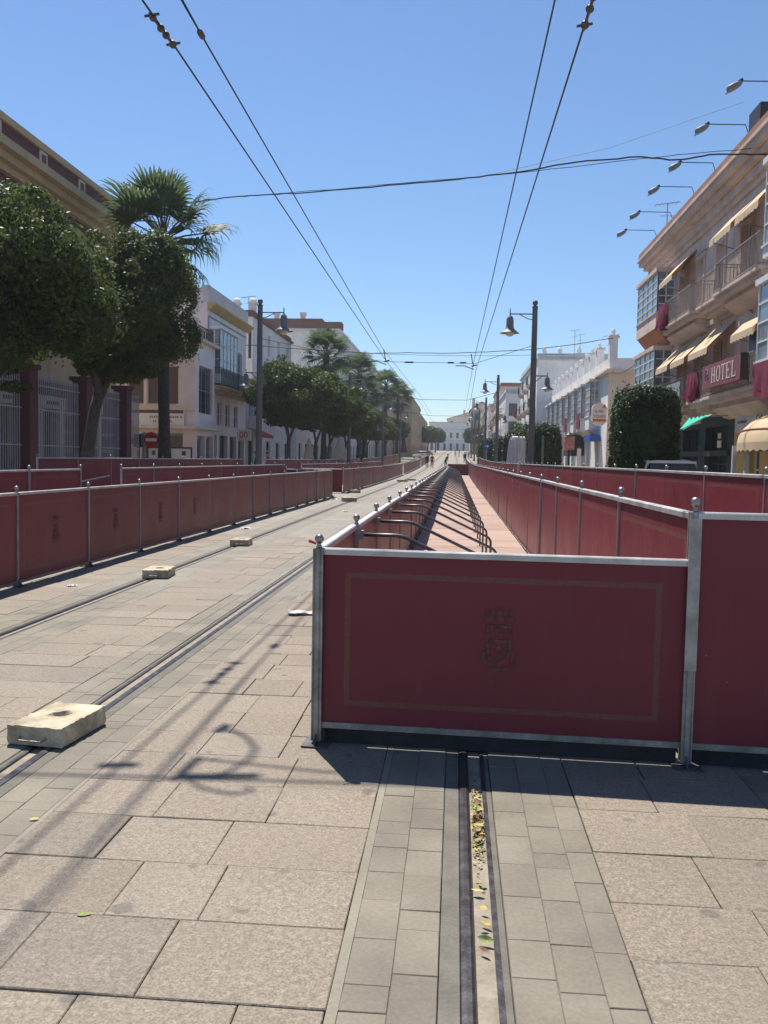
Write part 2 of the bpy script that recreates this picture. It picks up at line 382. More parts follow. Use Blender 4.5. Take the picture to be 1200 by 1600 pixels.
rl = [(2.62,1,.055),(2.56,2,.04),(2.72,0,.042),(2.80,0,.03),(2.70,3,.028),(2.92,0,.045),(2.98,1,.035),(3.0,2,.03)]
for i in range(58):
    y = random.gauss(3.50, .11) if i < 48 else random.uniform(3.2, 3.85)
    rl.append((y, random.choice((0,0,0,1,2,2,3,3)), random.uniform(.025,.05)))
for i, (y, c, L) in enumerate(rl):
    mm = MB(); x = .068+random.uniform(.036,.066)
    leaf_mesh(mm, (0,0,0), L, L*random.uniform(.4,.65), random.uniform(0,6.28), random.uniform(-.7,.7), curl=random.uniform(.15,.9))
    o = put('fallen_leaf', mm.mesh('fallen_leaf', LEAFY[c]), None, (x, y, random.uniform(-.008,.012) if i < 8 else random.uniform(-.006,.022)))
    tag(o, ('large %s leaf lying in the rail groove' if L > .04 else 'small %s leaf lying in the rail groove') % leaf_names[c] + (' close to the camera' if i < 8 else ' in the clump near the barrier'), 'leaf', 'fallen leaves in the rail groove')
mm = MB()
for i in range(420): leaf_mesh(mm, (.068+random.uniform(.03,.072), random.gauss(3.5,.16), random.uniform(-.012,-.002)), random.uniform(.008,.022), .01, random.uniform(0,6.28), random.uniform(-.6,.6), random.randrange(4))
tag(mm.build('leaf_crumbs', LEAFY), 'broken dry leaf crumbs gathered in the rail groove', 'leaf litter', kind='stuff')
for (x, y, c, L, lb) in ((-1.13,2.62,1,.05,'green leaf lying flat on a granite slab'), (-1.63,3.3,0,.04,'small yellow leaf on the paving beside the middle rail')):
    mm = MB(); leaf_mesh(mm, (0,0,0), L, L*.5, .4, .1); o = put('fallen_leaf', mm.mesh('fallen_leaf', LEAFY[c]), None, (x, y, .004)); tag(o, lb, 'leaf')
# scraps of paper
PAPER = mat('paper', (.75,.74,.71), .8, 0, .05, 20, .1)
for (x, y, sz, a, lb) in ((-1.40,8.05,.15,.3,'crumpled white paper lying on the paving left of the front barrier'), (-4.2,17.5,.14,1,'white paper scrap by the left barrier shadow'), (-3.0,24.,.12,2,'white paper scrap between the open tram rails'), (-4.3,31,.16,.5,'white litter near the gap in the left barriers'), (-1.62,22.5,.12,.9,'white paper scrap just left of the corridor barrier'), (-4.15,9.3,.07,.9,'tiny paper scrap left of the first rail')):
    mm = MB(); n = 5; vs = []
    for i in range(n+1):
        for j in range(n+1): vs.append(((i/n-.5)*sz*1.6+random.uniform(-.1,.1)*sz, (j/n-.5)*sz+random.uniform(-.1,.1)*sz, random.uniform(0,.22)*sz))
    mm.add(vs, [(i*(n+1)+j, (i+1)*(n+1)+j, (i+1)*(n+1)+j+1, i*(n+1)+j+1) for i in range(n) for j in range(n)])
    o = put('paper_scrap', mm.mesh('paper_scrap', PAPER), None, (x, y, .004), (0,0,a)); tag(o, lb, 'paper', 'paper litter on the street')
# ---- concrete ballast blocks on the rails
CONC = mat('block_concrete', (.50,.43,.30), .9, 0, .45, 7, .9, fine=45, dist=.012)
def block(x, y, rz, label, sz=(.30,.43,.095), proto=[None]):
    t = thing('concrete_block', label, 'concrete block', (x, y, .004), 'concrete blocks lying on the tram rails')
    me = bpy.data.meshes.new('block_body')
    mm = MB(); nx, ny, nz = 12, 16, 4; w, d, h = sz; vs = {}; vl = []; fl = []
    def vid(i, j, kk):
        key = (i, j, kk)
        if key not in vs:
            px, py, pz = (i/nx-.5)*w, (j/ny-.5)*d, kk/nz*h
            e = min(i, nx-i)/nx*w; e2 = min(j, ny-j)/ny*d; ez = h-pz
            edge = sum(q < .02 for q in (e, e2, ez))
            am = .0010+(.0042 if edge >= 2 else 0)
            px += random.uniform(-am, am)-(.004 if edge >= 2 else 0)*math.copysign(1, px); py += random.uniform(-am, am); pz += random.uniform(-am, am)*.7
            if kk == nz and math.hypot(px, py-.02) < .034: pz -= .035
            vs[key] = len(vl); vl.append((px, py, pz))
        return vs[key]
    for i in range(nx):
        for j in range(ny):
            fl.append((vid(i,j,nz), vid(i+1,j,nz), vid(i+1,j+1,nz), vid(i,j+1,nz)))
    for kk in range(nz):
        for i in range(nx): fl += [(vid(i,0,kk), vid(i+1,0,kk), vid(i+1,0,kk+1), vid(i,0,kk+1)), (vid(i+1,ny,kk), vid(i,ny,kk), vid(i,ny,kk+1), vid(i+1,ny,kk+1))]
        for j in range(ny): fl += [(vid(0,j+1,kk), vid(0,j,kk), vid(0,j,kk+1), vid(0,j+1,kk+1)), (vid(nx,j,kk), vid(nx,j+1,kk), vid(nx,j+1,kk+1), vid(nx,j,kk+1))]
    mm.add(vl, fl); put('block_body', mm.mesh('block_body', CONC), t)
    hb = MB(); yb = -d/2
    hb.tube([(-.075,yb+.01,h*.45),(-.075,yb-.022,h*.36),(-.06,yb-.03,h*.33),(.05,yb-.03,h*.33),(.065,yb-.022,h*.36),(.065,yb+.01,h*.45)], .0042, 6)
    put('lifting_handle', hb.mesh('lifting_handle', mat('rusty_bar', (.30,.22,.18), .5, .5, .3, 20, 0)), t)
    t.rotation_euler = (0, 0, rz); return t
block(-2.02, 4.36, -.12, 'large cream concrete block on the middle rail, nearest the camera')
block(-3.52, 10.3, .1, 'cream concrete block on the left rail, second from the camera')
block(-3.50, 14.3, .05, 'cream concrete block on the left rail, third from the camera')
block(-3.62, 30.0, .2, 'cream concrete block on the left rail level with the barrier gap', (.5,.5,.13))
block(-4.3, 37.5, .6, 'low concrete block at the foot of the second left barrier', (.4,.4,.12))
block(-3.5, 58.0, .1, 'far concrete block on the left rail, nearer of a pair', (.7,.5,.14))
block(-3.15, 61.5, -.1, 'far concrete block on the left rail, farther of a pair', (.7,.5,.14))
# ================================================================ BARRIERS
CREST = mat('faded_gold_print', (.135,.045,.042), .7, 0, .4, 40, 0)
def crest_mesh():
    mm = MB(); y = -.0125
    def poly(pts): mm.add([(px, y, pz) for px, pz in pts], [tuple(range(len(pts)))])
    poly([(-.075,.125),(.075,.125),(.066,.148),(-.066,.148)])                                  # crown rim
    for cx, h in ((-.06,.03),(-.03,.042),(0,.055),(.03,.042),(.06,.03)): poly([(cx-.014,.151),(cx+.014,.151),(cx+.004,.151+h),(cx-.004,.151+h)])
    def ring(o, i):
        n = len(o); mm.add([(px, y, pz) for px, pz in o]+[(px, y, pz) for px, pz in i], [(q, (q+1)%n, n+(q+1)%n, n+q) for q in range(n)])
    out = [(-.062,.105),(.062,.105),(.062,-.03),(.045,-.075),(0,-.10),(-.045,-.075),(-.062,-.03)]
    ring(out, [(px*.76, pz*.82+.002) for px, pz in out])
    poly([(-.045,.018),(.045,.018),(.045,.032),(-.045,.032)])                                   # bridge
    for cx in (-.03,0,.03): poly([(cx-.006,-.025),(cx+.006,-.025),(cx+.006,.016),(cx-.006,.016)])
    poly([(-.02,.05),(.02,.05),(.02,.085),(-.02,.085)]); poly([(-.03,-.06),(.03,-.06),(.012,-.035),(-.012,-.035)])
    for sx in (-1, 1): poly([(sx*.066,-.02)][:1]+[(sx*.084,-.03),(sx*.088,-.075),(sx*.066,-.105),(sx*.058,-.075)])
    poly([(-.055,-.108),(.055,-.108),(.04,-.128),(-.04,-.128)])
    return mm.mesh('crest', CREST)
CRESTM = crest_mesh()
_pm = {}
def pmeshes(L, H, plain=False):
    key = (round(L, 2), round(H, 2), plain)
    if key in _pm: return _pm[key]
    a = MB(); a.box(.012, L-.012, -.008, .008, .022, H-.03); A = a.mesh('panel', panelmat(L, H, plain))
    r = MB(); r.cbox(.013, L-.013, -.024, .024, H-.032, H, .006); T = r.mesh('top_rail', ALU)
    b = MB(); b.box(.014, L-.014, -.017, .017, 0, .03); B = b.mesh('bottom_rail', ALUD)
    _pm[key] = (A, T, B); return _pm[key]
_po = {}
POSTN = mat('post_pale_grey', (.36,.35,.34), .5, .15, .2, 9, .05)
FOOT = mat('foot_steel', (.11,.105,.10), .6, .4, .3, 12, .1)
def postm(H, wide=False):
    key = (round(H, 2), wide)
    if key in _po: return _po[key]
    a = MB(); a.box(-.018,.018,-.026,.026,.012,H); a.box(-.026,-.0185,-.030,-.010,.02,H-.002); a.box(-.026,-.0185,.010,.030,.02,H-.002); a.box(.0185,.026,-.030,-.010,.02,H-.002); a.box(.0185,.026,.010,.030,.02,H-.002); a.box(-.010,.010,-.033,-.0265,.02,H-.002)
    if not wide: a = MB(); a.box(-.009,.009,-.016,.016,.012,H); a.box(-.014,-.0095,-.019,.019,.02,H-.002); a.box(.0095,.014,-.019,.019,.02,H-.002)
    P = a.mesh('post', ALUD if wide else POSTN)
    f = MB(); f.lathe((0,0,H), [(.012,0),(.017,.004),(.012,.012),(.010,.02),(.016,.026)], 12)
    f.ball((0,0,H+.046), .0235, 12); F = f.mesh('finial', FINM, smooth=True)
    w = MB(); w.box(-.065,.065,-.085,.085,0,.008); w.prism([(-.08,.0085),(.08,.0085),(.03,.06),(-.03,.06)], lambda p, q: ((-.004, .004)[q], p[0], p[1])); Fm = w.mesh('foot_plate', FOOT)
    _po[key] = (P, F, Fm); return _po[key]
def fence(label, p0, p1, n, H, zb=0.0, gap=.03, crest=0, posts=True, startpost=True, endpost=True, detail=None, group=None, finials=True, plain=False, wide=False):
    x0, y0 = p0; x1, y1 = p1
    t = thing('barrier_fence', label, 'barrier', (x0, y0, g(y0)+zb), group)
    L = math.hypot(x1-x0, y1-y0)/n; a = math.atan2(y1-y0, x1-x0)
    A, T, B = pmeshes(L, H-gap, plain); P, F, Fm = postm(H, wide)
    for i in range(n+1):
        s = i/n; x = x0+(x1-x0)*s; y = y0+(y1-y0)*s; z = g(y)+zb
        if i < n:
            ye = y0+(y1-y0)*(i+1)/n; pit = -math.atan2(g(ye)-g(y), L)
            j = random.uniform(-.006, .006)
            o = put('panel', A, t, (x-x0, y-y0, z+gap-g(y0)-zb), (random.uniform(-.012,.012), pit, a+j))
            d = math.hypot(x, y)
            put('top_rail', T, o)
            if d < 60: put('bottom_rail', B, o)
            if i < crest: put('crest', CRESTM, o, (L/2, 0, (H-gap)*.50))
        if posts and not (i == 0 and not startpost) and not (i == n and not endpost):
            o = put('post', P, t, (x-x0, y-y0, z-g(y0)-zb), (random.uniform(-.006,.006), random.uniform(-.006,.006), a))
            if finials and math.hypot(x, y) < 75: put('finial', F, o)
            if math.hypot(x, y) < 45: put('foot_plate', Fm, o)
    return t
FL = (-.675, 4.40); FR = (1.135, 4.31)
fence('dark red front barrier panel with faded gold frame and crest, facing the camera', FL, (FR[0]-.0, FR[1]), 1, 1.0, crest=1, gap=.085, endpost=False, wide=True)
rp = fence('taller plain dark red barrier panel at the right edge, beside the front panel', FR, (3.05, 4.20), 1, 1.23, gap=.085, endpost=True, plain=True, wide=True)
fence('left barrier of the bar-filled corridor, pale sunlit top rail, running away from the front panel', (FL[0]+.0, FL[1]+.07), (-.80, 71.5), 42, 1.0, startpost=False)
fence('right barrier of the corridor, tall red panels lit by the sun', (FR[0]+.02, FR[1]+.07), (1.16, 78), 38, 1.22, startpost=False)
fence('short dark red barrier closing the far end of the corridor', (-.75, 78.4), (1.1, 78.4), 1, 1.05)
fence('far barrier continuing beyond the corridor end', (1.2, 80), (1.3, 118), 19, 1.2, finials=False)
fence('outer right barrier in front of the trimmed bushes and hotel', (2.72, 4.30), (2.78, 62.6), 31, 1.24, zb=.14, startpost=False)
fence('far stretch of the outer right barrier near the blue arrow sign', (2.8, 64.0), (2.85, 112), 25, 1.24, zb=.14, finials=False)
fence('long near left barrier with gold frames and crests beside the open track', (-4.72, 3.62), (-4.66, 33.2), 16, 1.02, crest=7)
fence('end barrier closing the near left enclosure, seen behind its last panels', (-4.75, 33.4), (-6.45, 33.4), 1, 1.02)
fence('framed red barrier panel facing the camera at the start of the second left enclosure', (-6.5, 37.0), (-4.75, 37.0), 1, 1.02, endpost=False)
fence('second left barrier along the track, after the gap', (-4.72, 37.05), (-4.72, 78.2), 22, 1.02)
fence('third left barrier along the track, past the second gap', (-4.72, 80), (-4.72, 117), 20, 1.02, finials=False)
fence('farthest left barrier along the track, near the parked car', (-4.72, 119), (-4.7, 152), 18, 1.02, finials=False)
fence('short barrier row at the left edge behind the near barrier', (-6.5, 5.6), (-6.5, 14.9), 5, 1.19)
fence('back barrier row of the near left enclosure, middle row of three', (-6.5, 16.8), (-6.5, 33.3), 9, 1.19)
fence('back barrier row of the second left enclosure', (-6.55, 37.1), (-6.55, 78), 22, 1.19)
fence('third barrier row on the left pavement in front of the white lattice', (-8.3, 17.0), (-8.3, 34.0), 9, 1.24, zb=.125)
fence('barrier row on the left pavement under the round-headed trees', (-8.5, 39.0), (-8.5, 78), 21, 1.24, zb=.125)
fence('far barrier row on the left pavement by the closed red parasol', (-8.5, 80), (-8.5, 130), 26, 1.24, zb=.125, finials=False)
m = MB(); m.box(FR[0]-.028, FR[0]+.028, FR[1]-.0365, FR[1]-.0335, .47, 1.2); m.build('post_sleeve', mat('cream_sleeve', (.40,.375,.33), .6, 0, .3, 9, .05), rp)
# loose bar leaning in the gap
m = MB(); m.tube([(-7.9,13.2,.55),(-6.9,17.2,1.02)], .016, 8); tag(m.build('loose_bar', ALU), 'pale metal bar leaning in the gap between left barriers', 'metal bar')
# red tape on the corner post
m = MB(); m.add([(-.69,4.37,1.030),(-.722,4.36,1.044),(-.728,4.36,1.03),(-.69,4.37,1.018),(-.69,4.38,1.024)], [(0,1,2,3),(0,3,4)]); tag(m.build('red_tape', mat('red_tape', (.7,.03,.06), .5, 0, .1, 9, 0)), 'scrap of bright red tape on the front left corner post', 'tape')
# ---- corridor floor
PLY = mat('plywood_floor', (.36,.245,.19), .75, 0, .18, 1.6, .2, fine=30, rnd=.25)
fl = thing('corridor_floor', 'pinkish board floor of the corridor between the two red barriers', 'floor', (0, 4.5, 0)); fl['kind'] = 'structure'; del fl['category']; del fl['label']
y = 4.52
fm = MB(); fm.cbox(-.64, 1.10, .006, 1.21, .02, .075, .004); FM = fm.mesh('floor_board', PLY)
fm = MB(); fm.cbox(1.18, 2.66, .006, 1.21, .02, .075, .004); FM_SUNBLOCK = fm.mesh('floor_board', PLY)  # added behind the tall panel, unseen, to darken the gap beneath it
while y < 76:
    if y < 60: put('floor_board', FM_SUNBLOCK, fl, (0, y-4.5, g(y)+random.uniform(-.003,.003)), (math.atan2(g(y+1.2)-g(y), 1.2), 0, 0))
    put('floor_board', FM, fl, (0, y-4.5, g(y)+random.uniform(-.003,.003)), (math.atan2(g(y+1.2)-g(y), 1.2), 0, 0)); y += 1.216
for pl in ([(-.64,4.425),(1.10,4.338),(1.10,4.524),(-.64,4.524)], [(1.18,4.334),(2.66,4.25),(2.66,4.524),(1.18,4.524)]):  # added to stop sun under both panels; near-black colour paints the shade there
    fm = MB(); fm.prism(pl, lambda p, q: (p[0], p[1], (-.002,.081)[q])); fm.build('shade_board', mat('painted_shade', (.035,.034,.038), .85, 0, .3, 6, .1), fl)
# ---- bent tube brackets along the corridor
bm = MB(); q = [(0,0,.93)]; P0 = Vector((0,0,.93)); pts = [(0.03,0,.925),(.27,0,.925)]
def arc(a, b, c, n=5):                                     # rounded corner at b
    a, b, c = Vector(a), Vector(b), Vector(c); u = (a-b).normalized(); w = (c-b).normalized(); r = .06; s = b+u*r; e = b+w*r
    return [tuple((s*(1-t)**2+b*2*t*(1-t)+e*t*t)) for t in [i/n for i in range(n+1)]]
A_, B_, C_, D_ = (0.03,0,.925), (.30,0,.925), (1.09,0,.56), (1.09,0,.085)
bm.tube([A_]+arc(A_,B_,C_)+arc(B_,C_,D_,7)+[D_], .0135, 8)
BRK = bm.mesh('bent_tube', GALV, smooth=True)
bf = MB(); bf.box(-.005,.035,-.03,.03,.895,.955); BRP = bf.mesh('mounting_plate', ALUD)
bb = MB(); bb.box(1.05,1.13,-.04,.04,.0755,.085); BRB = bb.mesh('base_plate', ALUD)
br_n = ['first', 'second', 'third', 'fourth', 'fifth', 'sixth']
for i in range(47):
    y = 6.1+i*1.38; t = thing('tube_bracket', ('%s bent grey tube bracket in the corridor, counted from the front panel' % br_n[i]) if i < 6 else ('bent grey tube bracket in the middle of the corridor row' if i < 20 else 'distant bent grey tube bracket at the far end of the corridor row'), 'bracket', (-.675-.125*(y-4.4)/67+.015, y, g(y)), 'bent tube brackets lined up in the corridor')
    t.rotation_euler = (0, 0, random.uniform(-.03, .03))
    put('bent_tube', BRK, t); put('mounting_plate', BRP, t)
    if i < 25: put('base_plate', BRB, t)
# ================================================================ STREET LAMPS
def lamp_proto(label):
    t = thing('street_lamp', label, 'street lamp', (0,0,0), 'grey street lamps along the tram line')
    p = MB(); p.lathe((0,0,0), [(.17,0),(.17,.35),(.13,.42),(.125,3.0),(.105,7.45),(.115,7.46),(.115,7.52),(.07,7.55)], 14); p.build('pole', POSTG, t, smooth=False)
    p = MB(); p.ball((0,0,7.66), .11, 12); p.build('pole_ball', POSTG, t, smooth=True)
    def arm(sg, z, L, sc, nm):
        a = MB(); a.tube([(sg*.1,0,z),(sg*L,0,z)], .025, 8); a.tube([(sg*.1,0,z-.22),(sg*.25*L,0,z-.2),(sg*.5*L,0,z-.08),(sg*.62*L,0,z-.01)], .018, 6)
        ao = a.build('arm', POSTG, t)
        h = MB(); c = (sg*L, 0, z); r = sc
        h.lathe((c[0],c[1],c[2]-.95*r), [(.40*r,.19*r),(.38*r,.20*r),(.30*r,.26*r),(.19*r,.34*r),(.15*r,.45*r),(.145*r,.72*r),(.11*r,.84*r),(.04*r,.88*r),(.025*r,.93*r),(.02*r,1.12*r),(.004*r,1.18*r)], 16)
        h.lathe((c[0],c[1],c[2]-.95*r), [(.40*r,.19*r),(.36*r,.185*r),(.2*r,.25*r)], 16)
        ho = h.build('lamp_head', LAMPG, t, smooth=True)
        b = MB(); b.ball((c[0],c[1],c[2]-.73*r), .19*r, 12, sc=.9); b.build('lamp_globe', OPAL, ho, smooth=True)
    arm(1, 7.22, .98, 1.0, 'arm'); arm(-1, 4.78, .56, .72, 'arm')
    return t
lampL = lamp_proto('grey street lamp with two bell heads on the left, nearest of the left row')
lampL.location = (-8.12, 36.0, g(36)+.12)
LL = ['second grey street lamp of the left row, among the tree crowns', 'third grey street lamp of the left row, in front of the palms', 'fourth grey street lamp of the left row']
for i, y in enumerate((66.5, 97, 127)): copy_tree(lampL, None, (-8.1, y, g(y)+.12), 0, LL[i])
LR = ['tall grey street lamp with two bell heads, nearest of the right row', 'second grey street lamp of the right row', 'third grey street lamp of the right row', 'fourth grey street lamp of the right row', 'fifth grey street lamp of the right row', 'sixth and farthest grey street lamp of the right row']
for i, y in enumerate((36.0, 67, 94, 122, 150, 180)): copy_tree(lampL, None, (2.98, y, g(y)+.12), math.pi, LR[i])
# ================================================================ OVERHEAD WIRES
def wire(name, label, pts, r=.011, mt=None, cat='wire', group=None, n=5):
    mm = MB(); mm.tube(pts, r, n); o = mm.build(name, mt or WIRE); return tag(o, label, cat, group)
def sag(a, b, s, n=10): return [tuple(Vector(a).lerp(Vector(b), i/n)-Vector((0,0,4*s*(i/n)*(1-i/n)))) for i in range(n+1)]
GW = 'overhead tram wires along the street'
wire('contact_wire', 'outer left overhead tram wire with an insulator string near the top of the picture', [(-3.02,-2,5.53),(-2.88,8.77,5.5),(-2.92,36.6,5.42),(-2.7,67,5.6+g(67)),(-2.9,97,5.6+g(97)),(-2.8,150,5.6+g(150))], .010, group=GW)
wire('catenary_wire', 'inner left overhead tram wire with a small clamp', [(-2.74,-2,6.05),(-2.86,9.7,6.0),(-3.08,36.4,5.92),(-2.8,67,6.2+g(67)),(-2.9,97,6.2+g(97))], .010, group=GW)
wire('feeder_wire', 'thin wire running just right of the inner left tram wire down to its clamp', [(-2.69,-2,6.05),(-2.765,5,6.04),(-2.86,9.6,6.01)], .006, group=GW)
wire('contact_wire', 'outer right overhead tram wire with an insulator string near the top of the picture', [(1.12,-2,5.38),(1.05,7.8,5.35),(.72,36.6,5.2),(.9,67,5.5+g(67)),(.75,97,5.5+g(97)),(.9,150,5.5+g(150))], .010, group=GW)
wire('catenary_wire', 'inner right overhead tram wire with a small clamp', [(.92,-2,6.05),(.86,8.9,6.0),(.58,36.4,5.32),(.7,67,6.1+g(67)),(.8,97,6.1+g(97))], .010, group=GW)
wire('feeder_wire', 'thin wire doubling the inner right tram wire down to its clamp', [(.88,-2,6.08),(.86,5,6.05),(.855,9.0,6.0)], .006, group=GW)
def insulator(a, b, label):
    a, b = Vector(a), Vector(b); t = thing('insulator_string', label, 'insulator', tuple(a))
    d = b-a; L = d.length; mm = MB(); mm.tube([a, b], .014, 6); mm.build('core_rod', INSU, t)
    for s, r in ((.12,.036),(.42,.038),(.62,.038),(.9,.040)):
        c = a+d*s; mm = MB(); dn = d.normalized()
        mm.tube([c-dn*.04, c-dn*.025, c, c+dn*.025, c+dn*.04], [.016, r*.8, r, r*.8, .016], 10); mm.build('insulator_disc', INSU, t, smooth=True)
    for s in (.08,.92):
        c = a+d*s; mm = MB(); mm.bar(c+Vector((-.07,0,.0)), c+Vector((.07,0,.02)), .018); mm.build('clamp', INSU, t)
insulator((-2.905,8.18,5.5), (-2.885,8.86,5.5), 'string of brown insulator discs on the outer left tram wire')
insulator((1.055,7.35,5.355), (1.05,8.35,5.35), 'string of brown insulator discs on the outer right tram wire')
for p, lb in (((-2.86,9.66,6.0), 'small brown clamp on the inner left tram wire'), ((.857,9.0,6.0), 'small brown clamp on the inner right tram wire')):
    m = MB(); m.tube([(p[0],p[1]-.10,p[2]),(p[0],p[1]-.05,p[2]),(p[0],p[1]+.05,p[2]),(p[0],p[1]+.1,p[2])], [.014,.034,.034,.012], 8); tag(m.build('wire_clamp', INSU), lb, 'clamp')
# cross span above the camera whose shadow lies on the paving
wire('span_wire', 'overhead cross span wire above the camera', [(-9,6.70,6.05),(-3.5,6.78,6.0),(-2.57,6.83,6.0),(-.2,6.95,6.0),(3.4,7.05,6.05)], .013)
wire('jumper_cable', 'looping jumper cable hung from the cross span above the camera', [(-2.70,7.57,6.0),(-2.62,7.50,5.98),(-2.53,7.40,5.96),(-2.45,7.24,5.95),(-2.44,7.1,5.95),(-2.50,6.92,5.96),(-2.60,6.85,5.98),(-2.66,6.80,6.0),(-2.56,6.70,6.0),(-2.42,6.66,6.0),(-2.35,6.70,6.0),(-2.38,6.76,6.0)], .014, n=6)
wire('second_span_wire', 'second overhead cross span wire above the camera', [(-2.72,7.09,6.0),(-2.1,6.99,6.0),(1.2,6.9,6.05)], .012)
m = MB(); m.tube([(-2.70,6.86,6.0),(-2.36,6.9,6.0)], .03, 8); m.tube([(-2.73,7.50,6.0),(-2.70,7.64,6.0)], .03, 8); m.tube([(-3.13,6.93,6.0),(-2.95,6.96,6.0)], [.035,.03], 8); m.bar((-2.73,6.8,6.0),(-2.7,7.1,6.0),.04)
tag(m.build('span_fitting', INSU), 'metal fitting joining the cross span and tram wires above the camera', 'fitting')
# black bundled cable across the street
def wob(pts, a=.03):
    out = []
    for p, q in zip(pts, pts[1:]):
        for i in range(6):
            v = Vector(p).lerp(Vector(q), i/6); out.append((v.x, v.y, v.z+random.uniform(-a, a)))
    return out+[pts[-1]]
wire('bundled_cable', 'sagging black cable bundle strung from the left building to the hotel', wob([(9.4,28.5,10.98),(9.29,28.55,11.0),(7.96,29.3,11.28),(6.83,29.94,11.30),(5.82,30.51,11.61),(3.87,31.61,11.82),(1.75,32.81,11.84),(-.57,34.12,12.01),(-4.2,36.17,12.34),(-6.81,37.64,12.61),(-9.01,38.89,12.88),(-10.69,39.84,13.06),(-13.21,41.26,13.22),(-16.98,43.14,13.33)], .018), .027, cat='cable')
wire('carrier_wire', 'thin wire twisted beside the black cable bundle', wob([(9.4,28.6,11.25),(7.4,29.6,11.4),(5.82,30.6,11.56),(1.75,32.9,11.86),(-4.2,36.2,12.39),(-10.69,39.9,13.08)], .02), .012, cat='cable')
wire('far_cable', 'black cable crossing the street from the left houses to a white chimney', wob([(9.6,56.9,9.3),(9.11,57.04,9.25),(7.38,57.4,8.96),(4.62,57.96,8.68),(1.78,58.55,8.57),(-.72,59.06,8.52),(-3.28,59.59,8.6),(-5.91,60.13,8.6),(-10.45,61.06,8.93),(-15,61.9,9.3)], .012), .024, cat='cable')
wire('far_cable', 'thin cable just above the far black street cable', sag((9.3,62,9.0), (-15,64,9.6), .45, 14), .014, cat='cable')
wire('stay_wire', 'thin stay wire slanting up to the hotel roof', [(1.2,34,12.2),(5,32,12.4),(8.9,29.9,13.1)], .008, cat='wire')
wire('stay_wire', 'thin stay wire from the palm towards the left building', [(-17,39,12.9),(-12.6,38.2,12.2)], .008, cat='wire')
# tram wire supports at the lamp line
t = thing('wire_support', 'cross span with dark insulators holding the tram wires between the nearest lamps', 'wire support', (-2.9,36.5,5.4))
m = MB(); m.tube([(-8.05,36.2,6.3),(-5.2,36.4,5.75),(-3.0,36.5,5.45),(.65,36.5,5.42),(2.9,36.2,6.1)], .010, 5); m.build('span_wire', WIRE, t)
for a, b in ((-2.2,-1.85),(-.45,-.2),(.05,.3)): m = MB(); m.tube([(a,36.5,5.44),(b,36.5,5.44)], .035, 8); m.build('span_insulator', WIRE, t)
for x, z in ((-2.95,5.45),(.62,5.3)):
    m = MB(); m.tube([(x-.75,36.55,z+.02),(x-.4,36.5,z+.02),(x,36.5,z-.12)], .02, 6); m.build('steady_arm', WIRE, t)
    m = MB(); m.tube([(x-.12,36.5,z+.5),(x-.06,36.5,z+.15),(x,36.5,z)], .022, 6); m.bar((x-.1,36.5,z),(x+.12,36.5,z+.06),.05); m.build('hanger', INSU, t)
wire('span_wire', 'far cross span wire between the second pair of lamps', [(-8.05,66.6,6.8),(-2.8,67,6.0),(.7,67,6.0),(2.95,66.7,6.6)], .016)
wire('span_wire', 'farthest cross span wire between the third pair of lamps', [(-8.05,97,6.9),(-2.8,97,6.3),(.7,97,6.3),(2.95,97,6.8)], .018)
# ================================================================ BUILDINGS
def plaster(name, col, streak=.35, var=.12): return mat(name, col, .85, 0, var, 1.1, .25, fine=18, streak=streak, dist=.01)
P_HOTEL = plaster('plaster_ochre_grey', (.68,.54,.46), .5, .2); P_HTRIM = plaster('stone_trim', (.62,.49,.42), .45, .2)
P_WHITE = plaster('plaster_white', (.80,.775,.74), .3); P_CREAM = plaster('plaster_cream', (.68,.58,.46), .3)
P_PINK = plaster('plaster_pinkish', (.72,.60,.58), .35); P_GREY = plaster('plaster_greyish', (.55,.54,.54), .4)
P_TAN = plaster('plaster_tan', (.50,.37,.22), .3); P_MAROON = plaster('paint_maroon', (.12,.045,.052), .2)
P_OCHRE = plaster('plaster_ochre', (.46,.35,.22), .3); P_BROWN = plaster('brick_brown', (.21,.105,.08), .2); P_YELLOW = plaster('plaster_yellow', (.58,.35,.10), .3)
P_CORN = plaster('plaster_pale_yellow', (.52,.36,.15), .4); P_TERRA = plaster('terracotta', (.36,.17,.10), .4); P_DKGREEN = plaster('paint_dark_green', (.03,.05,.045), .2)
SHUT = mat('shutter_brown', (.12,.085,.075), .7, 0, .15, 3, .1); SHUTG = mat('shutter_grey', (.30,.30,.31), .7, 0, .15, 3, .1)
WOODD = mat('dark_wood', (.07,.04,.03), .6, 0, .3, 4, .1)
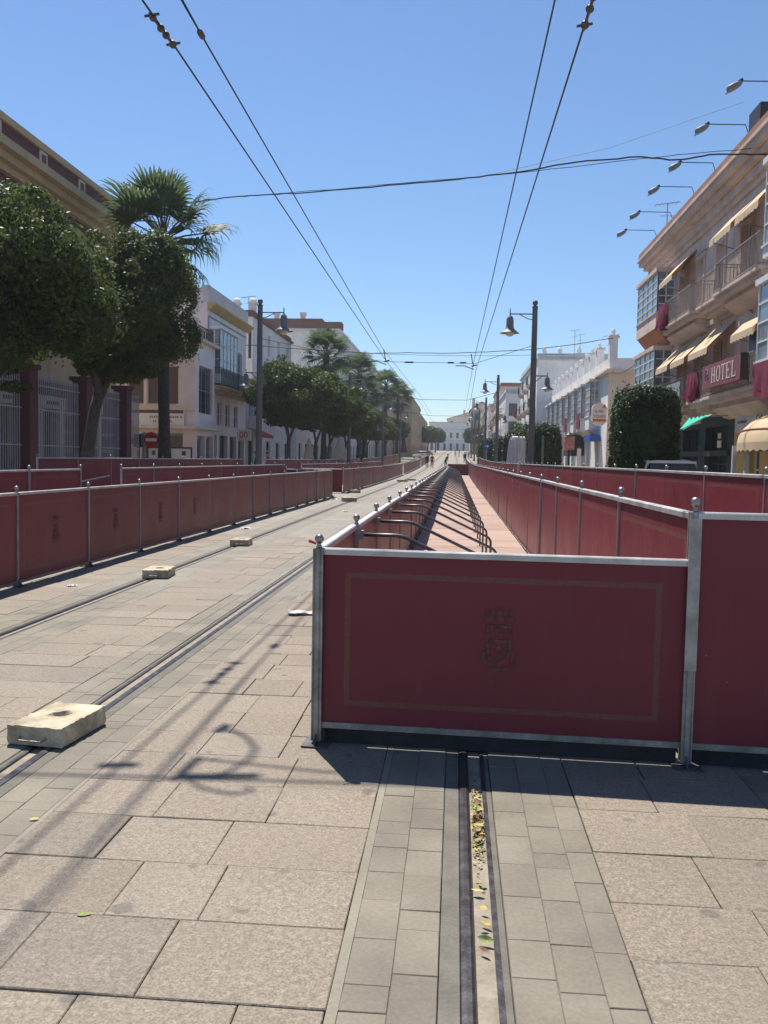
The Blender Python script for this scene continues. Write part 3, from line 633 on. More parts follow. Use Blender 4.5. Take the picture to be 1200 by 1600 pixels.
class Face:                                               # a facade plane: origin, direction along it, outward normal
    def __init__(s, o, d, n): s.o = Vector((o[0], o[1], 0)); s.d = Vector((d[0], d[1], 0)); s.n = Vector((n[0], n[1], 0))
    def p(s, u, z, out=0): q = s.o+s.d*u+s.n*out; return (q.x, q.y, z)
    def box(s, m, u0, u1, z0, z1, o0, o1, mi=0):
        pts = [s.p(u0,z0,o0), s.p(u1,z0,o0), s.p(u1,z0,o1), s.p(u0,z0,o1), s.p(u0,z1,o0), s.p(u1,z1,o0), s.p(u1,z1,o1), s.p(u0,z1,o1)]
        m.add(pts, [(3,2,1,0),(4,5,6,7),(0,1,5,4),(1,2,6,5),(2,3,7,6),(3,0,4,7)], mi)
    def wall(s, m, u0, u1, z0, z1, ops=(), depth=.22, mi=0, ri=0):
        us = sorted({u0, u1, *[q for o in ops for q in o[:2]]}); zs = sorted({z0, z1, *[q for o in ops for q in o[2:4]]})
        us = [q for q in us if u0 <= q <= u1]; zs = [q for q in zs if z0 <= q <= z1]
        for a, b in zip(us, us[1:]):
            for c, d in zip(zs, zs[1:]):
                mu, mz = (a+b)/2, (c+d)/2
                if any(o[0] < mu < o[1] and o[2] < mz < o[3] for o in ops): continue
                m.add([s.p(a,c), s.p(b,c), s.p(b,d), s.p(a,d)], [(0,1,2,3)], mi)
        for o in ops:
            a, b, c, d = o[:4]
            q = [s.p(a,c), s.p(b,c), s.p(b,d), s.p(a,d)]; r = [s.p(a,c,-depth), s.p(b,c,-depth), s.p(b,d,-depth), s.p(a,d,-depth)]
            m.add(q+r, [(0,1,5,4),(1,2,6,5),(2,3,7,6),(3,0,4,7)], ri)
    def window(s, par, a, b, c, d, cols=2, rows=3, depth=.16, fr=None, gl=None, fw=.06, sill=0):
        m = MB(); o0, o1 = -depth-.03, -depth+.03
        s.box(m, a, a+fw, c, d, o0, o1); s.box(m, b-fw, b, c, d, o0, o1); s.box(m, a+fw, b-fw, c, c+fw, o0, o1); s.box(m, a+fw, b-fw, d-fw, d, o0, o1)
        for i in range(1, cols): u = a+(b-a)*i/cols; s.box(m, u-fw*.35, u+fw*.35, c+fw, d-fw, o0, o1-.01)
        for i in range(1, rows): z = c+(d-c)*i/rows; s.box(m, a+fw, b-fw, z-fw*.3, z+fw*.3, o0+.005, o1-.015)
        w = m.build('window', fr or WHITE, par)
        g_ = MB(); q = -depth-.012; g_.add([s.p(a+.02,c+.02,q), s.p(b-.02,c+.02,q), s.p(b-.02,d-.02,q), s.p(a+.02,d-.02,q)], [(0,1,2,3)]); g_.build('pane', gl or GLASS, w)
        if sill:
            e = MB(); s.box(e, a-.08, b+.08, c-.09, c-.005, -.05, sill); e.build('sill', P_HTRIM if sill > .1 else WHITE, w)
        return w
    def door(s, par, a, b, c, d, mt, depth=.3, glass=False):
        m = MB(); s.box(m, a, b, c, d, -depth-.05, -depth)
        w = m.build('door', mt, par)
        if glass:
            e = MB(); s.box(e, a+.12, b-.12, c+.3, d-.15, -depth-.01, -depth+.012); e.build('pane', GLASS, w)
        return w
    def balcony(s, par, a, b, z, out=.8, h=1.0, slab=None, bars=.12, rail=None):
        m = MB(); s.box(m, a, b, z-.10, z, 0, out); s.box(m, a+.08, b-.08, z-.26, z-.102, 0, out-.12); s.box(m, a+.2, b-.2, z-.42, z-.262, 0, out*.6)
        bo = m.build('balcony', slab or P_HTRIM, par); r = MB(); e = out-.05
        for zz in (z+h, z+.08): 
            r.bar(s.p(a+.05,zz,e), s.p(b-.05,zz,e), .035); r.bar(s.p(a+.05,zz,0), s.p(a+.05,zz,e), .035); r.bar(s.p(b-.05,zz,0), s.p(b-.05,zz,e), .035)
        n = int((b-a)/bars)
        for i in range(n+1): u = a+.05+(b-a-.1)*i/n; r.bar(s.p(u,z,e), s.p(u,z+h,e), .016)
        for u in (a+.05, b-.05):
            for i in range(1, int(out/bars)): r.bar(s.p(u,z,e*i/int(out/bars)), s.p(u,z+h,e*i/int(out/bars)), .016)
        r.build('railing', rail or ALUD, bo); return bo
    def awning(s, par, a, b, z, drop, out, name='awning', mt=None, under=None):
        m = MB(); th = .03
        q = [s.p(a,z,.05), s.p(b,z,.05), s.p(b,z-drop,out), s.p(a,z-drop,out)]
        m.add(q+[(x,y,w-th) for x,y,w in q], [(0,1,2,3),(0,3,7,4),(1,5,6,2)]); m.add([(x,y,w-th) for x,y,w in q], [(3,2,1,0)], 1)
        n = 14; vs = []
        for i in range(n+1):
            u = a+(b-a)*i/n; vs += [s.p(u,z-drop,out), s.p(u,z-drop-.20-(.05 if i % 2 else 0),out+.01)]
        m.add(vs, [(2*i,2*i+1,2*i+3,2*i+2) for i in range(n)])
        for u in (a, b): m.add([s.p(u,z-drop,out), s.p(u,z-drop-.2,out+.01), s.p(u,z-drop*.6-.2,out*.6), s.p(u,z-drop*.6,out*.6)], [(0,1,2,3)], 1)
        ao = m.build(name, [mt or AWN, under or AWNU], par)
        for u in (a+.04, b-.04): r = MB(); r.bar(s.p(u,z-drop-.3,.02), s.p(u,z-drop-.02,out-.03), .025); r.build('awning_arm', ALUD, ao)
        return ao
    def drape(s, a, b, z1, z0, out, label, bulge=.12):
        m = MB(); n, kx = 10, 6; vs = []
        for i in range(n+1):
            for j in range(kx+1):
                u = a+(b-a)*i/n; t = j/kx; z = z1+(z0-z1)*t-(.10*math.sin(math.pi*i/n)*t); vs.append(s.p(u+(.06*(b-a)*math.sin(i*1.3))*t, z, out+bulge*.35*math.sin(i*1.9)*t+.03*math.sin(i*2.7+j)))
        m.add(vs, [(i*(kx+1)+j, (i+1)*(kx+1)+j, (i+1)*(kx+1)+j+1, i*(kx+1)+j+1) for i in range(n) for j in range(kx)])
        back = [tuple(Vector(v)-s.n*.02) for v in vs]; m.add(back, [(i*(kx+1)+j+1, (i+1)*(kx+1)+j+1, (i+1)*(kx+1)+j, i*(kx+1)+j) for i in range(n) for j in range(kx)])
        return tag(m.build('balcony_drape', REDCL, smooth=True), label, 'drape', 'maroon cloths hung on balconies')
    def bay(s, par, a, b, z0, z1, out, cols, rows, sides=2, fr=None, gl=None, panel=.55, base=None):
        w = MB(); bm_ = base or WHITE
        s.box(w, a, b, z0, z0+panel, 0, out); bo = w.build('bay_window', bm_, par); w = MB(); s.box(w, a-.08, b+.08, z1-.12, z1+.05, 0, out+.08); w.build('bay_hood', bm_, bo); w = MB(); s.box(w, a-.05, b+.05, z0+panel+.001, z0+panel+.06, 0, out+.05); w.build('bay_sill', bm_, bo); f = MB(); za, zb = z0+panel+.06, z1-.12
        for i in range(cols+1): u = a+(b-a)*i/cols; s.box(f, u-.035 if i else u, u+.035 if i < cols else u, za, zb, out-.07, out)
        for i in range(rows+1): z = za+(zb-za)*i/rows; s.box(f, a, b, z-.025, z+.025, out-.06, out-.005)
        for u in (a+.03, b-.03):
            for q in range(sides+1): o_ = .03+(out-.08)*q/sides; s.box(f, u-.03, u+.03, za, zb, o_-.03, o_+.03)
            for i in range(rows+1): z = za+(zb-za)*i/rows; s.box(f, u-.025, u+.025, z-.025, z+.025, 0, out-.03)
        f.build('bay_frame', fr or WHITE, bo)
        gm = MB(); s.box(gm, a+.035, b-.035, za, zb, .02, out-.035); gm.build('pane', gl or GLASSB, bo)
        return bo
    def text(s, par, txt, u, z, out, size, mt, sx=1.0, name='lettering', align='CENTER'):
        cu = bpy.data.curves.new('t', 'FONT'); cu.body = txt; cu.size = size; cu.align_x = align; cu.align_y = 'CENTER'; cu.extrude = .004
        to = bpy.data.objects.new('t', cu); COL.objects.link(to); dg = bpy.context.evaluated_depsgraph_get()
        me = bpy.data.meshes.new_from_object(to.evaluated_get(dg)); bpy.data.objects.remove(to)
        me.materials.clear(); me.materials.append(mt); me.name = name
        r = s.n.cross(Vector((0,0,1))); r = -r                  # reader's right
        o0 = Vector(s.p(u, z, out))-Vector(org(par))
        for v in me.vertices:
            x, y, zz = v.co; q = o0+r*(x*sx)+Vector((0,0,1))*y+s.n*zz; v.co = q
        ob = put(name, me, par); return ob
def shell(m, x0, x1, y0, y1, z0, z1, mi=0, skip=()):       # plain outer faces of a block, some left out
    F = {'-x': [(x0,y1,z0),(x0,y0,z0),(x0,y0,z1),(x0,y1,z1)], '+x': [(x1,y0,z0),(x1,y1,z0),(x1,y1,z1),(x1,y0,z1)], '-y': [(x0,y0,z0),(x1,y0,z0),(x1,y0,z1),(x0,y0,z1)],
         '+y': [(x1,y1,z0),(x0,y1,z0),(x0,y1,z1),(x1,y1,z1)], 'top': [(x0,y0,z1),(x1,y0,z1),(x1,y1,z1),(x0,y1,z1)]}
    for kx, q in F.items():
        if kx not in skip: m.add(q, [(0,1,2,3)], mi)
PZ = .125
# ---------------------------------------------------------------- hotel on the right (facade faces -X)
HX, HY0, HY1 = 9.5, 14.0, 45.3
hot = thing('hotel_building', 'ochre three storey hotel with balconies, glazed bays and deep cornice on the right', 'building', (HX, HY0, PZ))
F = Face((HX, HY1), (0,-1), (-1,0))                        # u runs from the far corner towards the camera
U = lambda y: HY1-y*1.05
ops = [(U(y)-.55, U(y)+.55, 3.95, 6.15) for y in (37.2, 34.6, 32.0, 29.0, 26.6, 21.0, 18)]+[(U(y)-.5, U(y)+.5, 7.45, 9.6) for y in (37.4, 34.8, 32.2, 29.4, 26.7, 21.0, 18)]
gops = [(U(42.8), U(40.4), PZ, 2.95), (U(39.6), U(37.2), PZ, 2.95), (U(36.5), U(34.0), PZ, 2.9), (U(33.3), U(30.6), PZ, 2.9), (U(28.6), U(27.4), PZ, 2.55), (U(26.4), U(25.0), PZ, 2.55), (U(24), U(22.6), PZ, 2.55), (U(21.6), U(19), PZ, 2.55)]
GS = 29.9
m = MB(); F.wall(m, 0, HY1-HY0, 3.45, 11.08, ops, .25)
F.wall(m, 0, U(GS), PZ, 3.45, [o for o in gops if o[0] < U(GS)], .35, 1, 1); F.wall(m, U(GS), HY1-HY0, PZ, 3.45, [o for o in gops if o[0] > U(GS)], .35, 2, 2)
shell(m, HX, HX+14, HY0, HY1, PZ, 11.08, 0, ('-x',)); m.build('wall', [P_HOTEL, P_DKGREEN, P_YELLOW], hot)
for z0, z1, o in ((10.5,10.72,.10),(10.72,11.05,.22),(11.05,11.27,.42),(11.27,11.5,.62),(11.5,11.62,.70)): m = MB(); F.box(m, -.0-o, HY1-HY0, z0+.001, z1, -.5, o); m.build('cornice', P_HTRIM, hot)
for i in range(8): u0 = i*4.0; m = MB(); F.box(m, u0-.62, u0+3.35, 11.621, 11.88, -.3, .64); m.build('roof_edge', P_TERRA, hot)
for q in ((6.72,6.9,.12),(3.30,3.44,.14),(9.85,9.95,.06)): m = MB(); F.box(m, -.1, HY1-HY0, q[0], q[1], 0, q[2]); m.build('string_course', P_HTRIM, hot)
for o in ops:
    top = o[2] > 7; F.window(hot, *o, cols=2, rows=4 if top else 3, depth=.2, gl=GLASSB if top else GLASS)
    m = MB(); a, b, c, d = o
    F.box(m, a-.16, a-.002, c-.02, d, 0, .055); F.box(m, b+.002, b+.16, c-.02, d, 0, .055); F.box(m, a-.22, b+.22, d+.002, d+.2, 0, .08)
    if not top: m.prism([(a-.1,d+.202),(b+.1,d+.202),((a+b)/2+.16,d+.46),((a+b)/2-.16,d+.46)], lambda p, q: F.p(p[0], p[1], (0,.07)[q]))
    m.build('window_surround', P_HTRIM, hot)
for i, o in enumerate(gops):
    if o[0] < U(GS): F.window(hot, *o, cols=3, rows=2, depth=.3, fr=DARK, gl=GLASS, fw=.1)
    else: F.window(hot, *o, cols=2, rows=2, depth=.3, fr=WHITE, gl=GLASS, fw=.09)
RAILH = mat('balcony_railing', (.34,.29,.25), .6, .2, .2, 6, 0)
for a, b, z, o in ((37.8,33.1,7.3,.85),(32.6,30.3,7.3,.75),(30.0,25.6,7.3,.9),(22.4,16,7.3,.9),(38.4,33.7,3.85,.85),(33.2,31.1,3.85,.8),(30.8,25.7,3.85,.9),(22.4,16,3.85,.9)): F.balcony(hot, U(a), U(b), z, o, rail=RAILH)
for z, rr in ((6.88, ((37.8,33.1),(30.0,25.6))), (3.43, ((38.4,33.7),(30.8,25.7)))):
    for a, b in rr: m = MB(); m.prism([(.0,z-.35),(.18,z-.3),(.45,z-.12),(.6,z-.005),(0,z-.005)], lambda p, q: F.p((U(a)+.25, U(b)-.25)[q], p[1], p[0])); m.build('corbel', P_HTRIM, hot)
# glazed bays
F.bay(hot, U(42.9), U(38.8), 7.55, 10.15, .78, 4, 5, 2, panel=.65, base=P_HOTEL); F.bay(hot, U(42.9), U(38.8), 4.0, 6.7, .8, 4, 5, 2, panel=.5, base=P_HOTEL)
F.bay(hot, U(25.3), U(22.6), 4.15, 6.75, .95, 3, 4, 3, panel=.25); F.bay(hot, U(25.1), U(22.6), 7.35, 10.1, .95, 3, 4, 3, panel=.3)
for z in (7.55, 4.0):
    m = MB(); m.prism([(0,z-.75),(.15,z-.7),(.55,z-.25),(.74,z-.002),(0,z-.002)], lambda p, q: F.p((U(42.8), U(38.9))[q], p[1], p[0])); m.build('corbel', P_TERRA, hot)
for z in (7.35, 4.15): m = MB(); m.prism([(0,z-.45),(.2,z-.4),(.75,z-.15),(.9,z-.002),(0,z-.002)], lambda p, q: F.p((U(25.0), U(22.7))[q], p[1], p[0])); m.build('corbel', P_HTRIM, hot)
# awnings over windows
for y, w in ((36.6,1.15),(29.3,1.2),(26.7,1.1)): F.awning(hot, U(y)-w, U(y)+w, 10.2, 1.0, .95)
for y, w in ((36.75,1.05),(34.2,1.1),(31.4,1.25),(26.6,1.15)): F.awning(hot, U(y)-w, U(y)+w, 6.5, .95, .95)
m = MB(); m.box(9.3,10.4,29.5,30.6,11.89,12.95); m.build('roof_box', DARK, hot)
# drapes
F.drape(U(37.8), U(36.4), 8.25, 7.25, .9, 'maroon cloth hung on the upper balcony of the hotel by the glazed bay', .5)
F.drape(U(33.0), U(31.6), 4.85, 3.9, .85, 'two maroon cloths gathered on the lower hotel balcony left of its sign', .5)
F.drape(U(25.25), U(22.7), 4.38, 3.45, 1.02, 'maroon cloth with a pale emblem under the glazed hotel bay at the right edge', .2)
# hotel sign
MAR = mat('sign_maroon', (.24,.07,.085), .5, 0, .1, 2, 0); CREAMP = mat('sign_cream', (.78,.66,.56), .5, 0, .05, 3, 0)
sg = thing('hotel_sign', 'maroon sign reading HOTEL in cream letters on the lower balcony', 'sign', F.p(U(28), 3.9, .98))
SA, SB, SZ0, SZ1 = 30.0, 26.1, 4.05, 4.82
m = MB(); F.box(m, U(SA), U(SB), SZ0, SZ1, .93, 1.12); m.build('sign_board', MAR, sg)
m = MB(); F.box(m, U(SB-.001), U(SB-.05), SZ0-.02, SZ1+.02, .91, 1.13); m.build('side_plate', WOODD, sg)
def strokes(m, boxes, x, w, z, h, out):                    # letters from boxes in a unit cell
    for a, b, c, d in boxes: F.box(m, x+a*w, x+b*w, z+c*h, z+d*h, out, out+.012)
LET = {'H': [(.1,.26,.05,.95),(.74,.90,.05,.95),(.26,.74,.46,.53)]+[(.0,.36,0,.05),(.0,.36,.95,1),(.64,1,0,.05),(.64,1,.95,1)],
       'T': [(.42,.58,.05,.93),(0,1,.93,1),(.3,.7,0,.05),(0,.07,.76,.93),(.93,1,.76,.93)], 'E': [(.1,.28,.05,.95),(0,.95,0,.06),(0,.95,.94,1),(.28,.66,.47,.54),(.9,.97,.06,.24),(.88,.95,.76,.94),(.62,.68,.38,.62)],
       'L': [(.1,.28,.05,.95),(0,.4,.95,1),(0,.95,0,.06),(.9,.97,.06,.28)]}
m = MB(); x = U(28.95); w = .44; gp = .10
for ch in 'HOTEL':
    if ch == 'O':
        n = 24; vs = []
        for i in range(n):
            a = 2*math.pi*i/n; vs += [F.p(x+w*.5+.54*w*math.cos(a), 4.44+.26*math.sin(a), 1.128), F.p(x+w*.5+.35*w*math.cos(a), 4.44+.225*math.sin(a), 1.128)]
        m.add(vs, [(2*i,2*i+1,(2*i+3)%(2*n),(2*i+2)%(2*n)) for i in range(n)])
    else: strokes(m, LET[ch], x, w, 4.19, .50, 1.121)
    x += w+gp
m.build('lettering', CREAMP, sg)
m = MB(); LU = U(29.5); pts = [F.p(LU+.17*math.cos(a), 4.45+.24*math.sin(a), 1.13) for a in [i*.3 for i in range(-2, 15)]]; m.tube(pts, .014, 5); m.tube([F.p(LU+.08*math.cos(a), 4.46+.1*math.sin(a), 1.13) for a in [i*.35 for i in range(12)]], .012, 5); m.build('logo_mark', mat('logo_grey', (.35,.28,.32), .5, 0, .1, 5, 0), sg)
# banners on balconies, blue panel
for a, b, nm, c, lb in ((U(38.3),U(36.2),'orange_banner',(.55,.16,.07),'orange banner on the lower hotel balcony beside the glazed bay'), (U(36.1),U(33.9),'grey_banner',(.30,.36,.38),'pale grey green banner on the lower hotel balcony')):
    m = MB(); F.box(m, a, b, 3.88, 4.72, .86, .88); tag(m.build(nm, mat(nm+'_cloth', c, .7, 0, .25, 4, 0)), lb, 'banner')
t = thing('blue_poster', 'blue framed poster hung beneath the lower hotel awning', 'poster', F.p(U(26.4), 5.0, .6)); m = MB(); F.box(m, U(27.0), U(25.8), 4.95, 5.65, .55, .6); m.build('poster_sheet', mat('poster_blue', (.05,.08,.16), .4, 0, .6, 6, 0), t); m = MB(); F.box(m, U(27.05), U(25.75), 4.88, 4.949, .54, .62); m.build('frame', WHITE, t)
# cafe: white sign band, dome awning
m = MB(); F.box(m, U(29.7), U(15), 2.58, 3.2, .0, .05); m.build('sign_band', P_GREY, hot)
DKT = mat('sign_black', (.03,.03,.035), .6, 0, .1, 4, 0)
F.text(hot, 'RESTAURANTE', U(29.0), 2.92, .053, .14, DKT); F.text(hot, 'Cafetería', U(27.0), 2.95, .053, .40, DKT)
dm = thing('dome_awning', 'tan domed cafe awning with scalloped edge at the right side', 'awning', F.p(U(24.4), 2.0, .0))
c0u, rw, zz, hh, outw = U(24.3), 2.35, 2.12, .92, 1.35
m = MB(); nA, nB = 16, 6
def dome(th, ph): return F.p(c0u+rw*math.cos(th), zz+hh*math.sin(ph)*abs(math.sin(th))**.35*1.0, .06+outw*math.cos(ph)*abs(math.sin(th))**.5)
vs = [dome(math.pi*i/nA, math.pi/2*j/nB) for i in range(nA+1) for j in range(nB+1)]
m.add(vs, [(i*(nB+1)+j, (i+1)*(nB+1)+j, (i+1)*(nB+1)+j+1, i*(nB+1)+j+1) for i in range(nA) for j in range(nB)])
m.build('canopy', AWN, dm, smooth=True)
m = MB(); vs = []
for i in range(33):
    th = math.pi*i/32; q = dome(th, 0); vs += [q, (q[0], q[1], q[2]-.2-(.06 if i % 2 else 0))]
m.add(vs, [(2*i,2*i+1,2*i+3,2*i+2) for i in range(32)]); m.build('valance', AWN, dm)
for ph in (.42, .85): m = MB(); m.tube([tuple(Vector(dome(math.pi*i/20, ph))-F.n*-.012) for i in range(21)], .018, 5); m.build('rib', AWNU, dm)
FT = Face(F.p(c0u-rw*.62, 0, 0)[:2], (0,-1), (-.8,.6)); FT.text(dm, 'ROMA', 0, 2.33, 1.03, .28, mat('awning_print', (.38,.27,.16), .8, 0, .1, 5, 0))
for u in (U(26.5), U(25.4), U(22.6)): m = MB(); F.box(m, u-.06, u+.06, PZ, 2.07, 1.0, 1.12); m.build('leg', P_GREY, dm)
# green torn cloth over a shop
t = thing('green_awning', 'torn bright green awning cloth over the dark shop beside the big trimmed bush', 'awning', F.p(U(33), 3.0, 0)); m = MB(); n = 12
vs = []
for i in range(n+1):
    s_ = i/n; u = U(33.0)+(3.7)*s_; vs += [F.p(u, 3.16+.04*s_+(.09 if i % 2 else -.04)*(1-s_), .75+.15*s_), F.p(u, 2.62+.54*s_, 1.25-.3*s_)]
m.add(vs, [(2*i,2*i+1,2*i+3,2*i+2) for i in range(n)]); m.build('cloth', GREENC, t); m = MB(); m.bar(F.p(U(34.1),2.52,1.27), F.p(U(29.9),3.12,.97), .04); m.bar(F.p(U(29.9),3.12,.97), F.p(U(29.9),3.2,0), .04); m.build('support_bar', ALUD, t)
t = thing('shop_plate', 'two small cream plates on the dark shop front under the green awning', 'sign', F.p(U(31.1), 2.2, .1))
for q in ((U(31.3),U(31.0),2.42,2.62),(U(31.35),U(30.95),2.1,2.36)): m = MB(); F.box(m, *q, .1, .13); m.build('plate', CREAMP, t)
m = MB(); F.box(m, U(36.5), U(30.3), 1.8, 2.0, .02, .12); m.build('shop_shelf_board', P_DKGREEN, hot)
# floodlights on arms above the cornice
LENS = mat('floodlight_lens', (.30,.28,.24), .4, 0, .2, 9, 0)
FN = ['nearest', 'second nearest', 'third', 'fourth', 'fifth', 'farthest']
for i, (x, y) in enumerate(((7.44,26.2),(7.41,29.4),(7.44,33.0),(7.31,35.8),(7.28,39.3),(7.28,42.3))):
    z = 12.1; x += .2; t = thing('roof_floodlight', '%s floodlight on a long arm over the hotel cornice' % FN[i], 'floodlight', (x, y, z), 'floodlights on arms along the hotel roof')
    m = MB(); m.tube([(9.0, y+.05, 11.8), (8.85, y+.05, z+.12), (x+.02, y+.02, z+.14)], .016, 6); m.build('arm', DARK, t)
    m = MB(); d = Vector((-.40,-.05,-.24)); b = Vector((x+.08,y,z+.10))
    m.tube([b, b+d*.2, b+d*.55, b+d*.95, b+d*1.02], [.045,.085,.105,.095,.02], 8); m.build('lamp_body', LAMPG, t, smooth=True)
    m = MB(); m.bar(b+d*.35+Vector((-.03,0,-.09)), b+d*.95+Vector((-.03,0,-.09)), .16, .03); m.build('lens', LENS, t)
    m = MB(); m.bar((x+.1,y,z+.18),(x-.04,y,z+.08),.07); m.build('bracket', DARK, t)
# ---------------------------------------------------------------- low white building with chimneys (facade -X)
GLASSP = mat('window_glass_curtained', (.42,.43,.44), .3, 0, .35, 1.5, 0, spec=.5)
wb = thing('white_house', 'low white building with a row of parapet chimneys and glazed bays, right of centre', 'building', (9.5, 57.5, g(58)+PZ))
F2 = Face((9.5, 93.0), (0,-1), (-1,0)); U2 = lambda y: 93.0-y
m = MB(); ops = []
for y in (90,86,82,78,74,70,65.4,61.2): ops.append((U2(y)-.7, U2(y)+.7, PZ, 3.3))
F2.wall(m, 0, 35.5, PZ-.2, 7.2, ops, .4); shell(m, 9.5, 22, 57.5, 93, PZ-.2, 7.2, 0, ('-x','-y')); m.add([(9.5,57.5,-.1),(22,57.5,-.1),(22,57.5,7.2),(9.5,57.5,7.2)], [(0,1,2,3)], 1); m.build('wall', [P_WHITE, P_CREAM], wb)
m = MB(); F2.box(m, -.0, 35.9, 7.201, 7.32, -.2, .35); F2.box(m, 0, 35.8, 7.321, 7.45, -.2, .2); m.box(9.72,22,57.1,57.48,7.2,7.4); m.build('cornice', P_CREAM, wb)
m = MB(); F2.box(m, 0, 35.5, 7.451, 8.15, -.25, -.02); m.box(9.75,22,57.55,57.8,7.45,8.15); m.build('parapet', P_WHITE, wb)
for i, y in enumerate((58.0,63.2,66.5,69.6,72.6,75.7,78.7,81.8,85,88,91)):
    h = 9.75 if i == 0 else (9.6 if i < 4 else 9.45); m = MB(); m.box(9.55,10.05,y-.27,y+.27,8.151 if i else 7.46,h-.35); m.box(9.45,10.15,y-.36,y+.36,h-.349,h-.22); m.box(9.5,10.1,y-.3,y+.3,h-.219,h-.12)
    m.lathe((9.8,y,h-.12), [(.10,0),(.085,.12),(.13,.15),(.15,.28),(.05,.42),(.01,.44)], 10); m.build('chimney', P_WHITE, wb)
for o in ops: F2.door(wb, *o, SHUTG, .35, True)
for i, y in enumerate((90,86,82,78,74,70,66.2,62.0)):
    F2.bay(wb, U2(y)-.95, U2(y)+.95, 3.75, 7.1, .62, 2, 5, 2, panel=.85, base=P_WHITE, gl=GLASSP)
    m = MB(); m.prism([(0,3.35),(.2,3.4),(.6,3.748),(0,3.748)], lambda p, q: F2.p((U2(y)-.9, U2(y)+.9)[q], p[1], p[0])); m.build('corbel', P_CREAM, wb)
for y, lb in ((66.2,'maroon cloth on the second glazed bay of the white building'), (74,'maroon cloth on the fourth glazed bay of the white building')):
    m = MB(); F2.box(m, U2(y)-.75, U2(y)+.75, 3.95, 5.1, .68, .70); tag(m.build('balcony_drape', REDCL), lb, 'drape', 'maroon cloths hung on balconies')
m = MB(); F2.box(m, U2(71.5), U2(67.2), 2.0, 3.55, .05, 1.0); tag(m.build('dark_awning', mat('dark_canopy', (.035,.03,.035), .7, 0, .2, 3, 0)), 'boxy dark awning over a doorway of the white building', 'awning')
t = thing('blue_awning', 'small blue awning over the corner shop of the white building', 'awning', F2.p(U2(60.8), 3, 0)); m = MB(); F2.box(m, U2(62.4), U2(59.6), 2.95, 3.35, .05, .75); m.build('canopy', mat('blue_cloth', (.03,.09,.36), .6, 0, .15, 3, 0), t)
# round hanging sign
t = thing('round_sign', 'cream rounded sign reading TOURS on the corner of the white building', 'sign', (8.95,57.3,4.5)); FS = Face((8.95,57.3), (1,0), (0,-1))
m = MB(); prof = [(.46*math.cos(a), (.36 if math.sin(a) > 0 else -.36)+.36*math.sin(a)) for a in [2*math.pi*i/28 for i in range(28)]]
m.prism(prof, lambda p, q: FS.p(p[0]-.0, 4.55+p[1]*1.0, (-.14,.14)[q])); m.build('sign_board', CREAMP, t)
m = MB(); FS.box(m, -.40, .40, 4.10, 4.26, .141, .152); m.build('stripe', mat('sign_orange', (.55,.16,.04), .6, 0, .1, 3, 0), t)
FS.text(t, 'la isla', -.03, 4.75, .145, .25, DKT); FS.text(t, 'TOURS', 0, 4.42, .145, .235, DKT)
m = MB(); m.prism([(.14,4.95),(.36,4.95),(.36,5.1),(.3,5.2),(.22,5.05)], lambda p, q: FS.p(p[0], p[1], (.141,.15)[q])); m.build('emblem', MATS['sign_orange'], t)
m = MB(); m.bar((8.95,57.4,4.2),(9.5,57.6,4.2),.05); m.bar((8.95,57.4,4.95),(9.5,57.6,4.95),.05); m.build('bracket', DARK, t)
wire('wall_cable', 'black cable drooping from the white building to the hotel corner', sag((9.6,57.0,7.2), (9.45,45.4,7.3), .5, 8), .02, cat='cable'); wire('wall_cable', 'lower black cable drooping across the side street', sag((9.6,57.2,5.9), (9.45,45.4,6.0), .3, 8), .014, cat='cable')
